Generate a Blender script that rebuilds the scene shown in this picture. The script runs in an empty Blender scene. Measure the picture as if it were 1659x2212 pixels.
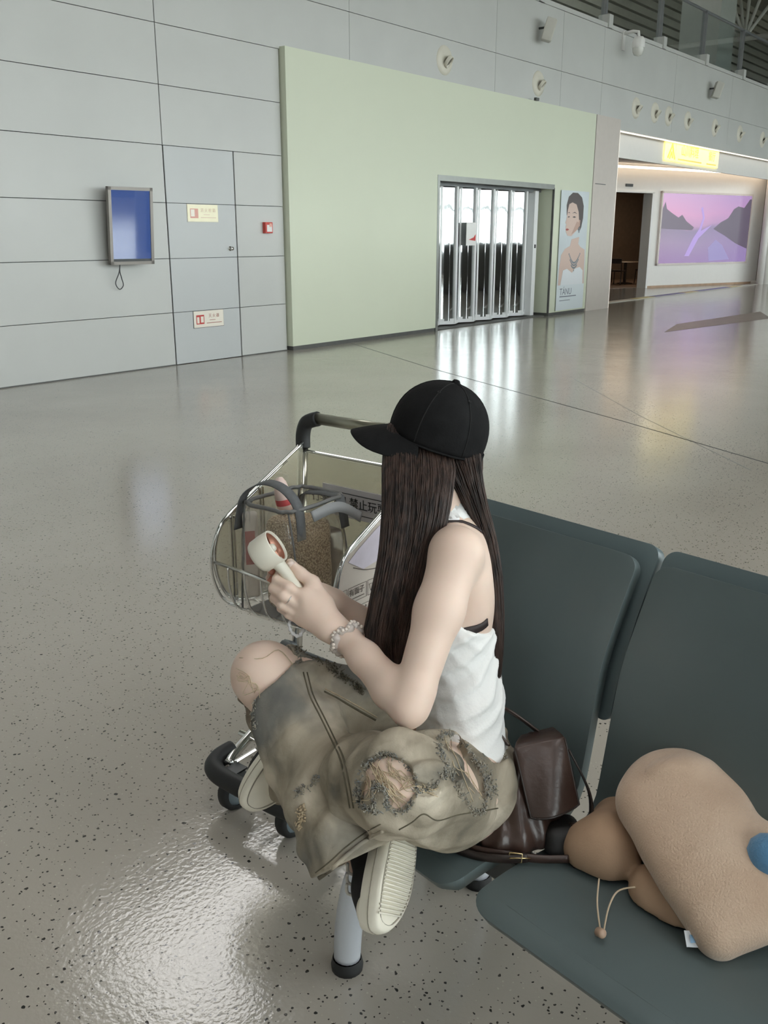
import bpy, bmesh, math, random
import numpy as np
from mathutils import Vector, Matrix
random.seed(7)
rng = np.random.default_rng(7)
scene = bpy.context.scene
COL = scene.collection

# ------------------------------------------------------------------ camera
F_PX, CXP, CYP, W_PX, H_PX = 1990.0, 829.5, 1106.0, 1659, 2212
PITCH, YAW, CAM_H = math.radians(16.726), math.radians(38.367), 1.60
_fh = np.array([math.cos(YAW), math.sin(YAW), 0.0])
FW = _fh * math.cos(PITCH) - np.array([0, 0, 1.0]) * math.sin(PITCH)
RT = np.array([math.sin(YAW), -math.cos(YAW), 0.0])
UP = np.cross(RT, FW)
CAM = np.array([0, 0, CAM_H])
cam_data = bpy.data.cameras.new('camera')
cam = bpy.data.objects.new('camera', cam_data)
COL.objects.link(cam)
cam.matrix_world = Matrix(((RT[0], UP[0], -FW[0], 0), (RT[1], UP[1], -FW[1], 0), (RT[2], UP[2], -FW[2], CAM_H), (0, 0, 0, 1)))
cam_data.sensor_fit = 'VERTICAL'
cam_data.sensor_height = 24.0
cam_data.lens = 24.0 * F_PX / H_PX
cam_data.clip_start = 0.05
cam_data.clip_end = 300
scene.camera = cam

# ------------------------------------------------------------------ world (overcast daylight) and exposure
world = bpy.data.worlds.new('world')
scene.world = world
world.use_nodes = True
_bg = world.node_tree.nodes['Background']
_bg.inputs[0].default_value = (1.0, 0.985, 0.965, 1)
_bg.inputs[1].default_value = 1.0
vs = scene.view_settings
vs.view_transform = 'Standard'
vs.look = 'None'
vs.exposure = 2.85
vs.gamma = 1.0
vs.use_curve_mapping = False
scene.cycles.max_bounces = 9
scene.cycles.diffuse_bounces = 5
scene.cycles.transparent_max_bounces = 16

# ------------------------------------------------------------------ helpers: points, objects
def at(px, py, d):
    """a measured point at optical depth d (metres)"""
    return CAM + (RT * (px - CXP) + UP * (CYP - py) + FW * F_PX) * (d / F_PX)

def onz(px, py, z):
    d = RT * (px - CXP) + UP * (CYP - py) + FW * F_PX
    return CAM + d * ((z - CAM_H) / d[2])

def proj(p):
    v = np.asarray(p, float) - CAM
    z = v @ FW
    return CXP + F_PX * (v @ RT) / z, CYP - F_PX * (v @ UP) / z, z

def nrm(v):
    v = np.asarray(v, float)
    return v / max(np.linalg.norm(v), 1e-9)

def link(name, me, mat=None, parent=None, smooth=False):
    o = bpy.data.objects.new(name, me)
    COL.objects.link(o)
    if mat is not None and not me.materials:
        me.materials.append(mat)
    if parent is not None:
        o.parent = parent
    if smooth:
        me.polygons.foreach_set('use_smooth', [True] * len(me.polygons))
    return o

def from_vf(name, verts, faces, mat=None, parent=None, smooth=False):
    me = bpy.data.meshes.new(name)
    me.from_pydata([tuple(float(c) for c in v) for v in verts], [], [tuple(int(i) for i in f) for f in faces])
    me.update()
    return link(name, me, mat, parent, smooth)

def tag(o, label, cat, group=None, kind=None):
    o['label'] = label
    o['category'] = cat
    if group:
        o['group'] = group
    if kind:
        o['kind'] = kind
    return o

def struct(o, label=None):
    o['kind'] = 'structure'
    if label:
        o['label'] = label
    return o

def stuff(o):
    o['kind'] = 'stuff'
    return o

def empty(name, loc=(0, 0, 0)):
    o = bpy.data.objects.new(name, None)
    COL.objects.link(o)
    o.empty_display_size = 0.05
    o.location = tuple(float(c) for c in loc)
    return o

def thing(name, label, cat, loc=(0, 0, 0), group=None):
    """an Empty at the base of a thing; children are built in world space and re-based"""
    return tag(empty(name, loc), label, cat, group)

def settle(root):
    """children were modelled in world space: keep them there under the moved Empty"""
    inv = Matrix.Translation(root.location).inverted()
    for c in root.children:
        c.matrix_parent_inverse = inv

class MB:
    """collects simple solids into one mesh"""
    def __init__(s):
        s.v, s.f = [], []
    def add(s, verts, faces):
        b = len(s.v)
        s.v += [tuple(float(c) for c in v) for v in verts]
        s.f += [tuple(i + b for i in f) for f in faces]
        return s
    def box(s, x0, x1, y0, y1, z0, z1):
        return s.add([(x0, y0, z0), (x1, y0, z0), (x1, y1, z0), (x0, y1, z0), (x0, y0, z1), (x1, y0, z1), (x1, y1, z1), (x0, y1, z1)],
                     [(0, 3, 2, 1), (4, 5, 6, 7), (0, 1, 5, 4), (1, 2, 6, 5), (2, 3, 7, 6), (3, 0, 4, 7)])
    def obox(s, c, ax, ay, az, hx, hy, hz):
        """oriented box: centre, unit axes, half sizes"""
        c, ax, ay, az = (np.asarray(q, float) for q in (c, ax, ay, az))
        vs_ = [c + ax * hx * i + ay * hy * j + az * hz * k for k in (-1, 1) for (i, j) in ((-1, -1), (1, -1), (1, 1), (-1, 1))]
        return s.add(vs_, [(0, 3, 2, 1), (4, 5, 6, 7), (0, 1, 5, 4), (1, 2, 6, 5), (2, 3, 7, 6), (3, 0, 4, 7)])
    def tube(s, pts, r, n=10, caps=True, flat=None, closed=False):
        """swept circle; r scalar or list; flat=(axis vector, factor) squashes the section along that axis"""
        P_ = [np.asarray(p, float) for p in pts]
        m = len(P_)
        rr = r if hasattr(r, '__len__') else [r] * m
        tang = []
        for i in range(m):
            if closed:
                t = P_[(i + 1) % m] - P_[i - 1]
            else:
                t = P_[min(i + 1, m - 1)] - P_[max(i - 1, 0)]
            tang.append(nrm(t))
        ref = np.array([0, 0, 1.0]) if abs(tang[0][2]) < 0.9 else np.array([1.0, 0, 0])
        u = nrm(np.cross(ref, tang[0]))
        vs_, fs = [], []
        for i in range(m):
            u = nrm(u - tang[i] * (u @ tang[i]))
            w = np.cross(tang[i], u)
            for k in range(n):
                a = 2 * math.pi * k / n
                off = (u * math.cos(a) + w * math.sin(a)) * rr[i]
                if flat is not None:
                    ax = np.asarray(flat[0], float)
                    ax = nrm(ax - tang[i] * (ax @ tang[i]))
                    off = off - ax * (off @ ax) * (1 - flat[1])
                vs_.append(P_[i] + off)
        for i in range(m if closed else m - 1):
            j = (i + 1) % m
            for k in range(n):
                fs.append((i * n + k, i * n + (k + 1) % n, j * n + (k + 1) % n, j * n + k))
        if caps and not closed:
            fs.append(tuple(range(n - 1, -1, -1)))
            fs.append(tuple((m - 1) * n + k for k in range(n)))
        return s.add(vs_, fs)
    def prism(s, poly, p0, ax, ay, az, t):
        """2-D polygon (in ax, ay from p0) extruded by t along az"""
        p0, ax, ay, az = (np.asarray(q, float) for q in (p0, ax, ay, az))
        n = len(poly)
        a = [p0 + ax * x + ay * y for x, y in poly]
        b = [q + az * t for q in a]
        fs = [tuple(range(n - 1, -1, -1)), tuple(range(n, 2 * n))]
        fs += [(i, (i + 1) % n, n + (i + 1) % n, n + i) for i in range(n)]
        return s.add(a + b, fs)
    def grid(s, rows, close_u=False):
        """rows: list of equally long point lists"""
        n = len(rows[0])
        vs_ = [p for r in rows for p in r]
        fs = []
        for i in range(len(rows) - 1):
            for k in range(n if close_u else n - 1):
                fs.append((i * n + k, i * n + (k + 1) % n, (i + 1) * n + (k + 1) % n, (i + 1) * n + k))
        return s.add(vs_, fs)
    def lathe(s, prof, c, ax, n=24):
        """prof: (radius, height) along unit axis ax from c"""
        c, ax = np.asarray(c, float), nrm(ax)
        ref = np.array([0, 0, 1.0]) if abs(ax[2]) < 0.9 else np.array([1.0, 0, 0])
        u = nrm(np.cross(ref, ax)); w = np.cross(ax, u)
        rows = [[c + ax * h + (u * math.cos(2 * math.pi * k / n) + w * math.sin(2 * math.pi * k / n)) * r for k in range(n)] for r, h in prof]
        return s.grid(rows, True)
    def build(s, name, mat=None, parent=None, smooth=False, bevel=0, seg=2, recalc=True, subd=0):
        me = bpy.data.meshes.new(name)
        me.from_pydata(s.v, [], s.f)
        me.update()
        if recalc or bevel:
            bm = bmesh.new()
            bm.from_mesh(me)
            if bevel:
                bmesh.ops.remove_doubles(bm, verts=bm.verts, dist=1e-6)
            bmesh.ops.recalc_face_normals(bm, faces=bm.faces)
            if bevel:
                es = [e for e in bm.edges if len(e.link_faces) == 2 and e.calc_face_angle(0) > 0.5]
                bmesh.ops.bevel(bm, geom=es, offset=bevel, segments=seg, affect='EDGES', profile=0.5, clamp_overlap=True)
            bm.to_mesh(me)
            bm.free()
        o = link(name, me, mat, parent, smooth)
        if bevel and smooth is False:
            pass
        if subd:
            m = o.modifiers.new('subd', 'SUBSURF')
            m.levels = subd
            m.render_levels = subd
        return o

def catmull(pts, n=8, closed=False):
    P_ = [np.asarray(p, float) for p in pts]
    m = len(P_)
    out = []
    for i in range(m if closed else m - 1):
        g = (lambda j: P_[j % m]) if closed else (lambda j: P_[max(0, min(m - 1, j))])
        p0, p1, p2, p3 = g(i - 1), g(i), g(i + 1), g(i + 2)
        for k in range(n):
            t = k / n
            out.append(0.5 * ((2 * p1) + (-p0 + p2) * t + (2 * p0 - 5 * p1 + 4 * p2 - p3) * t * t + (-p0 + 3 * p1 - 3 * p2 + p3) * t ** 3))
    if not closed:
        out.append(P_[-1])
    return out

def text_obj(name, body, size, origin, ax, ay, mat, parent=None, depth=0.0005, align='CENTER', shear=0):
    """flat lettering as mesh: ax reading direction, ay up"""
    cu = bpy.data.curves.new(name, 'FONT')
    cu.body = body
    cu.size = size
    cu.extrude = depth
    cu.align_x = align
    cu.align_y = 'CENTER'
    cu.shear = shear
    cu.resolution_u = 3
    tmp = bpy.data.objects.new('tmp_text', cu)
    COL.objects.link(tmp)
    dg = bpy.context.evaluated_depsgraph_get()
    me = bpy.data.meshes.new_from_object(tmp.evaluated_get(dg))
    bpy.data.objects.remove(tmp)
    bpy.data.curves.remove(cu)
    ax, ay = nrm(ax), nrm(ay)
    az = np.cross(ax, ay)
    o3 = np.asarray(origin, float)
    M = Matrix(((ax[0], ay[0], az[0], o3[0]), (ax[1], ay[1], az[1], o3[1]), (ax[2], ay[2], az[2], o3[2]), (0, 0, 0, 1)))
    me.transform(M)
    me.materials.clear()
    return link(name, me, mat, parent)

# ------------------------------------------------------------------ helpers: materials
MATS = {}
def srgb(r, g, b):
    return tuple(((c / 255) / 12.92 if c / 255 <= 0.04045 else ((c / 255 + 0.055) / 1.055) ** 2.4) for c in (r, g, b))

def mat(name, col, rough=0.5, metal=0.0, var=0.0, vscale=8.0, bump=0.0, bscale=60.0, spec=0.5, emit=None, estr=0.0, alpha=None, coat=0.0, sheen=0.0, sss=0.0, vdetail=4.0, col2=None, stretch=None):
    m = bpy.data.materials.new(name)
    m.use_nodes = True
    nt = m.node_tree
    N, L = nt.nodes, nt.links
    b = N['Principled BSDF']
    b.inputs['Base Color'].default_value = (*col, 1)
    b.inputs['Roughness'].default_value = rough
    b.inputs['Metallic'].default_value = metal
    b.inputs['Specular IOR Level'].default_value = spec
    b.inputs['Coat Weight'].default_value = coat
    b.inputs['Sheen Weight'].default_value = sheen
    if sss:
        b.inputs['Subsurface Weight'].default_value = sss
        b.inputs['Subsurface Radius'].default_value = (0.012, 0.005, 0.003)
        b.inputs['Subsurface Scale'].default_value = 1.0
    if emit is not None:
        b.inputs['Emission Color'].default_value = (*emit, 1)
        b.inputs['Emission Strength'].default_value = estr
    if alpha is not None:
        b.inputs['Alpha'].default_value = alpha
    tc = N.new('ShaderNodeTexCoord')
    vec = tc.outputs['Object']
    if stretch is not None:
        mp = N.new('ShaderNodeMapping')
        mp.inputs['Scale'].default_value = stretch
        L.new(vec, mp.inputs['Vector'])
        vec = mp.outputs['Vector']
    if var > 0:
        nz = N.new('ShaderNodeTexNoise')
        nz.inputs['Scale'].default_value = vscale
        nz.inputs['Detail'].default_value = vdetail
        L.new(vec, nz.inputs['Vector'])
        rp = N.new('ShaderNodeValToRGB')
        rp.color_ramp.elements[0].position = 0.3
        rp.color_ramp.elements[1].position = 0.7
        c2 = col2 if col2 is not None else tuple(min(1, c * (1 + var)) for c in col)
        c1 = col if col2 is not None else tuple(c * (1 - var) for c in col)
        rp.color_ramp.elements[0].color = (*c1, 1)
        rp.color_ramp.elements[1].color = (*c2, 1)
        L.new(nz.outputs['Fac'], rp.inputs['Fac'])
        L.new(rp.outputs['Color'], b.inputs['Base Color'])
    if bump > 0:
        nb = N.new('ShaderNodeTexNoise')
        nb.inputs['Scale'].default_value = bscale
        nb.inputs['Detail'].default_value = 3
        L.new(vec, nb.inputs['Vector'])
        bp = N.new('ShaderNodeBump')
        bp.inputs['Strength'].default_value = bump
        bp.inputs['Distance'].default_value = 0.01
        L.new(nb.outputs['Fac'], bp.inputs['Height'])
        L.new(bp.outputs['Normal'], b.inputs['Normal'])
    MATS[name] = m
    return m

def clear_mat(name, tint=(0.95, 0.95, 0.95), gloss=0.12, rough=0.05, veil=None, veil_amt=0.0, fres=True):
    """thin clear sheet: transparent with a mirror-like coat and an optional milky veil"""
    m = bpy.data.materials.new(name)
    m.use_nodes = True
    nt = m.node_tree
    N, L = nt.nodes, nt.links
    N.remove(N['Principled BSDF'])
    out = N['Material Output']
    tr = N.new('ShaderNodeBsdfTransparent')
    tr.inputs['Color'].default_value = (*tint, 1)
    gl = N.new('ShaderNodeBsdfGlossy')
    gl.inputs['Roughness'].default_value = rough
    mx = N.new('ShaderNodeMixShader')
    fr = N.new('ShaderNodeLayerWeight')
    pw = N.new('ShaderNodeMath'); pw.operation = 'POWER'; pw.inputs[1].default_value = 3.5
    L.new(fr.outputs['Facing'], pw.inputs[0])
    fa = N.new('ShaderNodeMath'); fa.operation = 'MULTIPLY_ADD'; fa.inputs[1].default_value = 0.7; fa.inputs[2].default_value = gloss * 0.25
    fa.use_clamp = True
    L.new(pw.outputs[0], fa.inputs[0])
    L.new(fa.outputs[0], mx.inputs['Fac'])
    src = tr.outputs[0]
    if veil is not None:
        df = N.new('ShaderNodeBsdfDiffuse')
        df.inputs['Color'].default_value = (*veil, 1)
        m2 = N.new('ShaderNodeMixShader')
        m2.inputs['Fac'].default_value = veil_amt
        L.new(tr.outputs[0], m2.inputs[1])
        L.new(df.outputs[0], m2.inputs[2])
        src = m2.outputs[0]
    L.new(src, mx.inputs[1])
    L.new(gl.outputs[0], mx.inputs[2])
    L.new(mx.outputs[0], out.inputs['Surface'])
    MATS[name] = m
    return m

M_panel = mat('wall_panel_metal', (0.545, 0.55, 0.53), 0.42, var=0.03, vscale=1.2)
M_door = mat('flush_door_paint', (0.53, 0.545, 0.545), 0.42, var=0.02, vscale=1.2)
M_gap = mat('joint_dark', (0.05, 0.052, 0.05), 0.8, var=0.1)
M_green = mat('green_paint', (0.66, 0.695, 0.555), 0.5, var=0.015, vscale=0.8)
M_pink = mat('beige_panel', (0.60, 0.545, 0.50), 0.5, var=0.02)
M_plinth = mat('plinth_dark', (0.10, 0.10, 0.095), 0.5, var=0.1)
M_white = mat('white_paint', (0.80, 0.79, 0.77), 0.5, var=0.01)
M_ceil = mat('ceiling_grey', (0.36, 0.36, 0.33), 0.7, var=0.03)
M_frame = mat('mullion_grey', (0.22, 0.23, 0.24), 0.4, metal=0.3, var=0.05)
M_steel = mat('stainless', (0.62, 0.62, 0.60), 0.22, metal=1.0, var=0.05)
M_chrome = mat('chrome', (0.74, 0.74, 0.72), 0.12, metal=1.0, var=0.03)
M_black = mat('black_rubber', (0.016, 0.017, 0.018), 0.55, var=0.2)
M_dgrey = mat('dark_grey_plastic', (0.06, 0.065, 0.068), 0.45, var=0.1)
M_cream = mat('cream_plastic', (0.66, 0.63, 0.54), 0.45, var=0.03)
M_glass = clear_mat('clear_glass', (0.92, 0.95, 0.95), 0.2, 0.02)
M_pane = clear_mat('window_glass', (0.90, 0.95, 0.96), 0.15, 0.02)

def floor_material():
    m = bpy.data.materials.new('terrazzo_floor')
    m.use_nodes = True
    nt = m.node_tree
    N, L = nt.nodes, nt.links
    b = N['Principled BSDF']
    tc = N.new('ShaderNodeTexCoord')
    # distort coords so the chips are irregular
    nzd = N.new('ShaderNodeTexNoise'); nzd.inputs['Scale'].default_value = 60
    L.new(tc.outputs['Object'], nzd.inputs['Vector'])
    mxv = N.new('ShaderNodeMixRGB'); mxv.inputs['Fac'].default_value = 0.012
    L.new(tc.outputs['Object'], mxv.inputs[1]); L.new(nzd.outputs['Color'], mxv.inputs[2])
    base = N.new('ShaderNodeTexNoise'); base.inputs['Scale'].default_value = 0.7; base.inputs['Detail'].default_value = 3
    L.new(tc.outputs['Object'], base.inputs['Vector'])
    rp = N.new('ShaderNodeValToRGB')
    rp.color_ramp.elements[0].position = 0.3; rp.color_ramp.elements[1].position = 0.7
    rp.color_ramp.elements[0].color = (0.38, 0.347, 0.303, 1)
    rp.color_ramp.elements[1].color = (0.43, 0.397, 0.35, 1)
    L.new(base.outputs['Fac'], rp.inputs['Fac'])
    prev = rp.outputs['Color']
    for (sc, thr, colr, dens, seed) in ((42, 0.13, (0.03, 0.028, 0.026), 0.17, 0.0), (80, 0.18, (0.05, 0.047, 0.042), 0.16, 3.3), (85, 0.15, (0.50, 0.47, 0.40), 0.08, 7.7), (30, 0.10, (0.03, 0.03, 0.028), 0.12, 5.1)):
        mp = N.new('ShaderNodeMapping'); mp.inputs['Location'].default_value = (seed, seed * 1.7, 0)
        L.new(mxv.outputs[0], mp.inputs['Vector'])
        vo = N.new('ShaderNodeTexVoronoi'); vo.voronoi_dimensions = '2D'; vo.inputs['Scale'].default_value = sc
        L.new(mp.outputs['Vector'], vo.inputs['Vector'])
        sep = N.new('ShaderNodeSeparateColor'); L.new(vo.outputs['Color'], sep.inputs['Color'])
        # chip radius varies per cell, and only a share of the cells carries a chip
        c1 = N.new('ShaderNodeMath'); c1.operation = 'LESS_THAN'; c1.inputs[1].default_value = dens
        L.new(sep.outputs['Red'], c1.inputs[0])
        rd = N.new('ShaderNodeMath'); rd.operation = 'MULTIPLY_ADD'; rd.inputs[1].default_value = thr; rd.inputs[2].default_value = thr * 0.35
        L.new(sep.outputs['Green'], rd.inputs[0])
        c2 = N.new('ShaderNodeMath'); c2.operation = 'LESS_THAN'
        L.new(vo.outputs['Distance'], c2.inputs[0]); L.new(rd.outputs[0], c2.inputs[1])
        mu = N.new('ShaderNodeMath'); mu.operation = 'MULTIPLY'
        L.new(c1.outputs[0], mu.inputs[0]); L.new(c2.outputs[0], mu.inputs[1])
        mx = N.new('ShaderNodeMixRGB'); mx.inputs[2].default_value = (*colr, 1)
        L.new(mu.outputs[0], mx.inputs['Fac']); L.new(prev, mx.inputs[1])
        prev = mx.outputs[0]
    L.new(prev, b.inputs['Base Color'])
    b.inputs['Roughness'].default_value = 0.115
    b.inputs['Specular IOR Level'].default_value = 0.62
    nb = N.new('ShaderNodeTexNoise'); nb.inputs['Scale'].default_value = 75; nb.inputs['Detail'].default_value = 2
    L.new(tc.outputs['Object'], nb.inputs['Vector'])
    nb2 = N.new('ShaderNodeTexNoise'); nb2.inputs['Scale'].default_value = 2.5; nb2.inputs['Detail'].default_value = 2
    L.new(tc.outputs['Object'], nb2.inputs['Vector'])
    bp = N.new('ShaderNodeBump'); bp.inputs['Strength'].default_value = 0.16; bp.inputs['Distance'].default_value = 0.004
    L.new(nb.outputs['Fac'], bp.inputs['Height'])
    bp2 = N.new('ShaderNodeBump'); bp2.inputs['Strength'].default_value = 0.03; bp2.inputs['Distance'].default_value = 0.05
    L.new(nb2.outputs['Fac'], bp2.inputs['Height']); L.new(bp.outputs['Normal'], bp2.inputs['Normal'])
    L.new(bp2.outputs['Normal'], b.inputs['Normal'])
    return m
M_floor = floor_material()

# ------------------------------------------------------------------ the setting
X0, X1, YS, YW, ZC = -11.0, 62.0, -13.0, 9.47, 11.5
YN = 17.0                                   # far end of the upper storey
floor = struct(MB().box(X0, X1, YS, YN, -0.3, 0.0).build('floor', M_floor))
# thin joints running over the terrazzo
MB().tube([(10.95, 9.30, 0.0), (9.40, 6.63, 0.0), (7.75, 3.42, 0.0), (6.89, 1.87, 0.0), (5.2, -1.3, 0)], 0.008, 6, flat=((0, 0, 1), 0.25)).build('floor_joint', M_gap, floor)
MB().tube([(9.75, 4.9, 0.0), (8.05, 3.35, 0.0), (6.6, 1.9, 0.0)], 0.004, 6, flat=((0, 0, 1), 0.25)).build('floor_joint', M_plinth, floor)
# a darker patch on the floor far off near the shop
MB().add([(15.6, 6.2, 0.002), (19.6, 5.6, 0.002), (21.2, 6.3, 0.002), (17.2, 6.6, 0.002)], [(0, 1, 2, 3)]).build('floor_patch', mat('patch_dark', (0.20, 0.155, 0.135), 0.35, var=0.12, vscale=3), floor, recalc=False)

ground = struct(MB().box(-150, 200, -160, YS - 0.5, -5.2, -5.0).build('ground_outside', mat('apron', (0.07, 0.085, 0.055), 0.8, var=0.3, vscale=0.05)))

wall = struct(MB().box(X0, 9.70, YW + 0.03, YW + 0.3, 0, 5.70).box(9.70, X1, YW + 0.03, YW + 0.3, 3.97, 5.70).build('wall_back', M_gap))
ZR = [0.0, 0.66, 1.32, 1.98, 2.64, 3.31, 3.97, 4.65, 5.70]
def wpanel(x0, x1, z0, z1, gx=0.004, gz=0.004, m=None, par=None, dy=0.0):
    return MB().box(x0 + gx, x1 - gx, YW + dy, YW + 0.03, z0 + gz, z1 - gz).build('panel', m or M_panel, par or wall)
XC = [-11, -4.1, -0.2, 3.76, 7.66, 11.16, 15.11, 17.52, 19.3, 23.18, 27.12, 31.0, 35.0, 39.0, 43.0, 48.0, 54.0, 62.0]
for i in range(len(XC) - 1):
    a, b_ = XC[i], XC[i + 1]
    for k in range(8):
        if k < 6:
            if a >= 9.7:
                continue
            if abs(a - 7.66) < 0.01:
                if k >= 4:
                    wpanel(a + 0.006, 9.70, ZR[k], ZR[k + 1])
                else:
                    wpanel(8.815, 9.70, ZR[k], ZR[k + 1])
                continue
        wpanel(a + (0.006 if abs(a - 7.66) < .01 else 0), b_, ZR[k], ZR[k + 1])
# flush service door in the panelled wall
door1 = struct(MB().box(7.68, 8.80, YW + 0.012, YW + 0.03, 0.006, 2.635).build('door_1', M_gap))
for k in range(4):
    MB().box(7.675, 8.795, YW - 0.002, YW + 0.012, ZR[k] + (0.008 if k == 0 else 0.003), ZR[k + 1] - 0.004).build('panel', M_door, door1)
MB().lathe([(0.0, 0.05), (0.022, 0.048), (0.026, 0.03), (0.012, 0.02), (0.012, 0.0), (0.03, 0.0), (0.03, -0.01)], (8.68, YW - 0.004, 1.43), (0, -1, 0), 16).build('door_handle', M_steel, door1, True)
sk = MB()
sk.box(X0, 7.66, YW - 0.006, YW + 0.01, 0.0, 0.012).box(8.82, 9.70, YW - 0.006, YW + 0.01, 0.0, 0.012)
struct(sk.build('baseboard_back', M_plinth))

# green kiosk front
GF = 9.37
gw = struct(MB().box(9.72, 13.33, GF, 9.95, 0.06, 4.0).build('wall_green', M_green))
MB().box(13.33, 17.28, GF, 9.95, 2.50, 4.0).build('lintel_panel', M_green, gw)
MB().box(17.28, 18.94, GF, 9.95, 0.06, 4.0).build('side_panel', M_green, gw)
MB().box(9.74, 13.31, GF + 0.015, 9.9, 0.0, 0.06).box(17.30, 18.94, GF + 0.015, 9.9, 0.0, 0.06).build('plinth', M_plinth, gw)
MB().box(13.27, 13.335, GF - 0.006, 9.80, 0.0, 2.56).box(13.335, 17.29, GF - 0.006, GF + 0.05, 2.47, 2.56).build('opening_trim', mat('trim_metal', (0.30, 0.31, 0.29), 0.35, metal=0.6, var=0.05), gw)
MB().box(17.275, 17.30, GF - 0.008, GF + 0.03, 0.0, 2.5).build('edge_seal', M_plinth, gw)
MB().box(16.33, 16.44, GF - 0.05, GF, 4.0, 4.05).build('cable_box', M_plinth, gw)
wp = struct(MB().box(18.955, 20.10, GF - 0.01, 10.6, 0.0, 4.0).build('wall_pillar', M_pink))
MB().box(19.05, 19.55, GF - 0.013, GF - 0.01, 2.64, 2.655).build('scuff', M_plinth, wp)

# folding mirror shutter in the kiosk opening
sh = struct(MB().box(13.33, 17.28, 9.66, 9.86, 2.42, 2.50).build('door_2', M_frame), 'closed folding shutter of mirror strips and white stiles')
M_mirror = mat('mirror_strip', (0.50, 0.52, 0.52), 0.04, metal=1.0, bump=0.10, bscale=2.2, stretch=(1.6, 1.6, 1.0))
M_stile = mat('white_stile', (0.80, 0.81, 0.81), 0.4, var=0.01)
npan = 12
xs = np.linspace(13.36, 17.0, npan + 1)
ys = [9.80 if i % 2 == 0 else 9.66 for i in range(npan + 1)]
for i in range(npan):
    a = np.array([xs[i], ys[i], 0]); b_ = np.array([xs[i + 1], ys[i + 1], 0])
    d = b_ - a
    nn = nrm(np.cross(d, (0, 0, 1)))
    rows = []
    for z in np.linspace(0.10, 2.40, 9):
        rows.append([a + d * t + nn * (0.035 * math.sin(math.pi * t)) + np.array([0, 0, z]) for t in np.linspace(0, 1, 7)])
    MB().grid(rows).build('panel', M_mirror, sh, True)
for i in range(npan + 1):
    w_ = 0.028 if i % 2 else 0.045
    MB().box(xs[i] - w_, xs[i] + w_, ys[i] - 0.03, ys[i] + 0.02, 0.06, 2.42).build('stile', M_stile, sh)
br = MB()
for i in range(npan):
    a = np.array([xs[i], ys[i] - 0.01, 0.09]); b_ = np.array([xs[i + 1], ys[i + 1] - 0.01, 0.09])
    d = nrm(b_ - a)
    br.obox((a + b_) / 2, d, np.cross((0, 0, 1), d), (0, 0, 1), np.linalg.norm(b_ - a) / 2, 0.02, 0.05)
br.build('bottom_rail', M_stile, sh)
MB().box(16.98, 17.12, 9.62, 9.82, 0.02, 2.44).build('lock_stile', M_stile, sh)
MB().box(17.03, 17.06, 9.60, 9.62, 1.35, 1.42).build('lock', M_dgrey, sh)
MB().box(13.34, 17.27, 9.45, 9.95, 0.001, 0.012).build('sill', M_plinth, sh)
tag(MB().box(14.53, 14.85, 9.605, 9.615, 1.42, 1.82).build('paper_notice', M_white), 'white paper notice with a red slanted stroke hung on the folding shutter', 'notice')
MB().add([(14.60, 9.602, 1.52), (14.83, 9.602, 1.50), (14.83, 9.602, 1.62), (14.76, 9.602, 1.56)], [(0, 1, 2, 3)]).build('red_mark', mat('red_print', (0.6, 0.06, 0.06), 0.5), bpy.data.objects['paper_notice'])

# upper storey: slab edge, balustrade, slatted wall, ceiling, trusses
slab = struct(MB().box(X0, X1, YW - 0.02, YN, 5.70, 5.78).build('floor_upper', M_panel))
wl = struct(MB().box(X0, X1, 14.6, 14.9, 5.78, ZC).build('wall_upper', mat('upper_wall', (0.22, 0.21, 0.18), 0.6, var=0.05)))
M_slat = mat('slat_wood', (0.46, 0.44, 0.38), 0.5, var=0.06)
for k in range(16):
    z = 5.95 + 0.30 * k
    MB().box(X0, X1, 14.45, 14.60, z, z + 0.22).build('slat', M_slat, wl)
rail = struct(MB().tube([(14.0, YW + 0.12, 6.95), (60, YW + 0.12, 6.95)], 0.035, 10).build('balustrade', M_frame), 'glass balustrade along the upper storey edge')
for k in range(16):
    x = 16.6 + 2.85 * k - (0.12 if k > 2 else 0)
    MB().box(x - 0.03, x + 0.03, YW + 0.06, YW + 0.18, 5.78, 6.95).build('post', M_frame, rail)
    MB().box(x - 0.09, x + 0.09, YW - 0.05, YW + 0.2, 5.70, 5.95).build('post_shoe', M_panel, rail)
    MB().box(x + 0.05, x + 2.80, YW + 0.11, YW + 0.125, 5.80, 6.90).build('pane', M_glass, rail)
# roof with rows of skylights, plus a strip opening added to light the slats
sky_x = [(-8, -4.5), (0, 3.5), (8.2, 12.2), (17, 20.5), (25.5, 29), (34, 37.5), (42.5, 46)]
def roof_with_holes():
    mb = MB()
    bands = [(YS, -9.0, []), (-9.0, -6.0, sky_x[:4]), (-6.0, -1.0, []), (-1.0, 1.0, sky_x[:2]), (1.0, 9.9, []), (9.9, 13.4, [(7.5, 12.8)]), (13.4, 13.7, []), (13.7, 14.4, [(16.0, 30.0)]), (14.4, YN, [])]
    for y0, y1, holes in bands:
        x = X0
        for h0, h1 in holes:
            mb.box(x, h0, y0, y1, ZC, ZC + 0.25)
            x = h1
        mb.box(x, X1, y0, y1, ZC, ZC + 0.25)
    return mb
struct(roof_with_holes().build('ceiling', M_ceil))
M_truss = mat('truss_white', (0.78, 0.78, 0.75), 0.45, var=0.02)
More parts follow.
